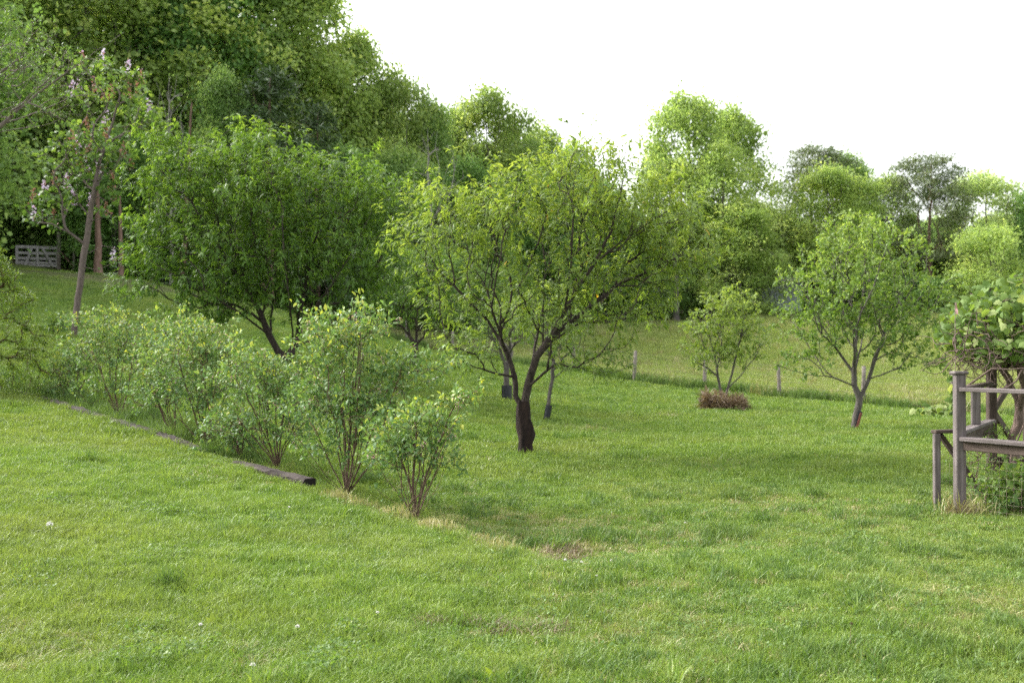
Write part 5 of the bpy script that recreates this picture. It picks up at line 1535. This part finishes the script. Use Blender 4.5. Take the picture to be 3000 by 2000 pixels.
Pn, Rn, Sn, In = [], [], [], []
for (y0, y1, de) in [(3.9, 7, 380), (7, 10, 260), (10, 13.5, 160)]:
    x, y = sample(y0, y1, de)
    m = len(x)
    q, dr = edge_dist(x, y)
    a, c, s3 = ND1(x, y), ND2(x, y), ND3(x, y)
    upper = (q < 0)                        # the bank lawn is finer and brighter than the rough lawn right of it
    u = rng.uniform(0, 1, m)
    pick = rng.integers(0, 5, m)
    pick = np.where(((a + .5 * c + .6 * s3 > 1.75) & ~upper & (u < .45)) | (~upper & (u < .018)), rng.integers(5, 7, m), pick)
    pick = np.where((a + .6 * c > 1.9) & upper & (u < .25), rng.integers(5, 7, m), pick)
    pick = np.where((s3 - .5 * c > .55) & ~upper & (u < .3), 7, pick)
    pick = np.where((s3 - .5 * c > 1.5) & upper & (u < .25), 7, pick)
    pick = np.where((c - a > 1.3) & (u < .35), 9, pick)
    u2 = rng.uniform(0, 1, m)
    exq = x / y * F + 1500
    rp_ = np.maximum(sstep(-.1, .5, q) * sstep(1050, 1500, exq), sstep(1150, 1900, exq + 60 * a)) * (1 - sstep(12, 14, y))
    rough_ = rng.uniform(0, 1, m) < rp_
    pick = np.where(rough_ & (u2 < .05 * np.clip(1 + a, 0, 2.5)), rng.integers(5, 7, m), pick)
    pick = np.where(rough_ & (u2 > .2) & (u2 < .2 + .13 * np.clip(1 + s3 + .5 * c, 0, 2.5)), 7, pick)
    pick = np.where(rough_ & (u2 > .93), 9, pick)
    pick = np.where(u > .9975, 10, pick)
    # worn straw along the crumbled end of the bank and the patch of dead grass
    exx = x / y * F + 1500
    pick = np.where((np.abs(q + .01 + .02 * c) < .055) & (exx > 950) & (exx < 1500) & (u < .75), np.where(u < .4, 11, 7), pick)
    dp = ground_at(1590, 1640)
    dd = ((x - dp[0]) / .42) ** 2 + ((y - dp[1]) / .3) ** 2
    pick = np.where((dd < 1.2) & (u < .5), np.where(u < .36, 8, 7), pick)
    dp = ground_at(1440, 1850)
    dd = ((x - dp[0]) / .5) ** 2 + ((y - dp[1]) / .25) ** 2
    pick = np.where((dd < 1) & (u < .2), 8, pick)
    dp = ground_at(2810, 1512)
    dd = ((x - dp[0]) / .16) ** 2 + ((y - dp[1]) / .1) ** 2
    dead_tall = (dd < 1)
    pick = np.where(dead_tall, 8, pick)
    hs_ = np.clip(.9 + .14 * a + .14 * c, .55, 1.4)
    crest = (np.abs(q + .01 + .02 * c) < .055) & (exx > 950) & (exx < 1500) & (u < .75)
    hs_ = np.where(crest, rng.uniform(1.3, 2.4, m), hs_)
    hs_ = np.where(dead_tall, rng.uniform(1.2, 3.2, m), hs_)
    under_b = (q > 0.05) & (q < .9) & (exx < 1350)
    hs_ = np.where(under_b, hs_ * rng.uniform(1, 2.6, m), hs_)
    ws_ = rng.uniform(.85, 1.25, m) * (1 + .03 * (y - 6))
    Pn.append(np.stack([x, y, ground(x, y)], -1)); Rn.append(rots(m)); Sn.append(np.stack([ws_, ws_, hs_ * ws_], -1)); In.append(pick)
gn_scatter('lawn_grass', np.concatenate(Pn), np.concatenate(Rn), np.concatenate(Sn), np.concatenate(In), near, 'short mown grass of the lawn nearest the camera', 'grass')

Pn, Rn, Sn, In = [], [], [], []
for (y0, y1, de) in [(13.3, 18, 85), (18, 27, 48)]:
    x, y = sample(y0, y1, de, 1.25)
    m = len(x)
    q, dr = edge_dist(x, y)
    a, c, s3 = ND1(x, y), ND2(x, y), ND3(x, y)
    u = rng.uniform(0, 1, m)
    pick = rng.integers(0, 3, m)
    pick = np.where((a + .6 * c > 1.5) & (u < .3), 3, pick)
    pick = np.where((s3 - .5 * c > 1.3) & (u < .3), 4, pick)
    exx = x / y * F + 1500
    pick = np.where((q > .05) & (q < .8) & (exx < 900) & (u < .5), 5, pick)
    hs_ = np.clip(1 + .25 * a + .2 * c, .6, 1.6)
    ws_ = rng.uniform(.9, 1.3, m) * (1 + .02 * (y - 13))
    Pn.append(np.stack([x, y, ground(x, y)], -1)); Rn.append(rots(m)); Sn.append(np.stack([ws_, ws_, hs_ * ws_], -1)); In.append(pick)
gn_scatter('orchard_grass', np.concatenate(Pn), np.concatenate(Rn), np.concatenate(Sn), np.concatenate(In), mid, 'mown grass around the orchard trees', 'grass')

x, y = sample(26.5, 56, 14, 1.2)
k = (y < fence_y(x) - .7) & (rng.uniform(0, 1, len(x)) > 1.3 * np.exp(-(((x - wx) / 9) ** 2 + ((y - wy - 1 - 0.12 * (x - wx)) / 3.2) ** 2)))
x, y = x[k], y[k]
m = len(x)
pick = np.where(rng.uniform(0, 1, m) < .08, 2, rng.integers(0, 2, m))
ws_ = rng.uniform(.9, 1.4, m)
Pf = [np.stack([x, y, ground(x, y)], -1)]; Rf = [rots(m)]; Sf = [np.stack([ws_, ws_, ws_], -1)]; If = [pick]
xs2 = rng.uniform(-14, 32, 1500); off2 = rng.normal(0, .32, 1500) + .1
ys2 = fence_y(xs2) + off2
ws_ = rng.uniform(.6, 1.15, 1500)
Pf.append(np.stack([xs2, ys2, ground(xs2, ys2)], -1)); Rf.append(rots(1500)); Sf.append(np.stack([ws_, ws_, ws_], -1)); If.append(np.where(rng.uniform(0, 1, 1500) < .06, 6, 3))
gn_scatter('far_lawn_grass', np.concatenate(Pf), np.concatenate(Rf), np.concatenate(Sf), np.concatenate(If), far, 'mown grass at the back of the lawn with an uncut strip along the fence', 'grass')
x, y = sample(31, 92, 9, 1.2)
k = (y > fence_y(x) + .3) & (x > -13) & (y < 80 + .25 * x)
x, y = x[k], y[k]
m = len(x)
ws_ = rng.uniform(.8, 1.5, m)
gn_scatter('meadow_grass', np.stack([x, y, ground(x, y)], -1), rots(m), np.stack([ws_, ws_, ws_ * rng.uniform(.6, 1.1, m)], -1), np.where(rng.uniform(0, 1, m) < .07, 6, rng.integers(4, 6, m)), far, 'tall yellowish meadow grass beyond the wire fence', 'grass')

# ring of dead grass round the small tree
b = ground_at(2120, 1200)
m = 2600
a = rng.uniform(0, 6.283, m); rr = .46 * (1 + rng.normal(0, .12, m))
p = np.stack([np.cos(a) * rr, np.sin(a) * rr * .8, rng.uniform(-.02, .38, m) * (1.05 - .3 * np.cos(a + .4)) * rng.uniform(.4, 1, m)], -1)
d = np.stack([np.cos(a) * .3 + rng.normal(0, .35, m), np.sin(a) * .3 + rng.normal(0, .35, m), rng.uniform(-.6, 1.1, m)], -1)
V, Fc, T = place(lance(.09, .3), p, d, rand_dirs(m), rng.uniform(.12, .34, m), rng.uniform(0, 1, m))
tag(link('dead_grass_ring', npmesh('dead_grass_ring', V, Fc, T), M['ring_grass'], None, b), 'low ring of brown dead grass around the small yellow green tree', 'mulch ring', None, None)
# dried stalks at the corner post
b = ground_at(2800, 1512)
m = 130
p = np.stack([rng.normal(.08, .12, m), rng.normal(-.02, .1, m), np.zeros(m)], -1)
d = np.stack([rng.normal(.15, .35, m), rng.normal(0, .3, m), rng.uniform(.5, 1, m)], -1)
V, Fc, T = place(lance(.035, .35), p, d, rand_dirs(m), rng.uniform(.1, .32, m), rng.uniform(0, 1, m))
tag(link('dry_grass_clump', npmesh('dry_grass_clump', V, Fc, T), M['grass_straw'], None, b), 'clump of bleached dry grass at the foot of the capped corner post', 'dry grass')

# ------------------------------------------------------------------ small flowers and weeds in the lawn
def flower_head(seed, r_):
    rg = np.random.default_rng(seed)
    m = 60
    d = rand_dirs(m, rg); d[:, 2] = np.abs(d[:, 2]) * 1.0 - .15
    return place(lance(.5, .1), unit(d) * r_ * .35, d, rand_dirs(m, rg), np.full(m, r_ * .75), rg.uniform(0, 1, m))
def clover_flower(px, py, label, r_=.011, h=.075):
    b = ground_at(px, py + 6)
    o = empty('clover_flower', b, label, 'flower', 'clover flowers in the lawn')
    V, Q = tubes(np.array([(0, 0, -.01), (.004, 0, h * .5), (.0, 0, h)]), np.arange(3) - 1, np.array([.0015, .0015, .0012]), 4)
    link('stem', npmesh('stem', V, [Q]), M['weed_leaf'], o)
    V, Fc, T = flower_head(int(px), r_)
    link('flower_head', npmesh('flower_head', V, Fc, T), M['clover_white'], o, (0, 0, h))
for (px, py, lb, r_) in [(590, 1866, 'white clover flower in the lower left lawn', .012), (873, 1866, 'white clover flower left of the bright broad leaf pair', .012), (742, 1986, 'white clover flower at the bottom edge of the picture', .014),
                         (1107, 1828, 'small white clover flower right of the bright broad leaves', .009), (148, 1571, 'pale dandelion clock on the left lawn', .024), (848, 1503, 'single white clover flower below the cut timber end', .010),
                         (1656, 1664, 'left one of three clover flowers beside the dead grass patch', .012), (1703, 1668, 'middle one of three clover flowers beside the dead grass patch', .012), (1790, 1664, 'right one of three clover flowers beside the dead grass patch', .011),
                         (2006, 1547, 'tiny clover flower in the middle of the rough lawn', .010), (1748, 1711, 'clover flower below the row of three', .009)]:
    clover_flower(px, py, lb, r_, .07 if r_ < .02 else .1)
def broad_weed(px, py, label, ln, k, seed):
    rg = np.random.default_rng(seed)
    b = ground_at(px, py)
    o = empty('broad_leaf_weed', b, label, 'weed', 'bright broad leaves in the lawn')
    for j in range(k):
        a = rg.uniform(0, 6.28)
        V, Fc, T = place(oval(.42, .12, .05), np.zeros((1, 3)), np.array([[math.cos(a) * .6, math.sin(a) * .4, .8]]), np.array([[rg.normal(0, .3), -.7, .6]]), np.array([[ln * .62, ln * rg.uniform(.6, .85), ln * .62]]), np.array([rg.uniform(0, 1)]))
        link('leaf', npmesh('leaf', V, Fc, T), M['bright_leaf'], o)
broad_weed(628, 1838, 'single bright upright leaf in the lower left lawn', .11, 2, 1)
broad_weed(922, 1836, 'pair of bright broad leaves in the lower middle of the left lawn', .11, 3, 2)
broad_weed(1015, 1842, 'small bright leaves right of the broad leaf pair', .08, 3, 3)
broad_weed(1452, 2000, 'bright broad leaf cut by the bottom edge of the picture', .12, 2, 4)
broad_weed(2434, 1712, 'small bright leaf in the rough lawn on the right', .06, 2, 5)
broad_weed(2160, 1955, 'long bright leaf near the bottom edge right of centre', .11, 1, 6)
b = ground_at(2487, 1905)
o = empty('seed_stalk', b, 'bare brown dandelion stalk standing in the right foreground lawn', 'stalk')
V, Q = tubes(np.array([(0, 0, -.01), (.004, 0, .07), (.008, 0, .14)]), np.arange(3) - 1, np.array([.0025, .0022, .002]), 5)
link('stem', npmesh('stalk', V, [Q]), M['shrub_bark'], o)
V, Fc, T = flower_head(9, .009)
link('seed_head', npmesh('seed_head', V, Fc, T), M['shrub_bark'], o, (.008, 0, .14))
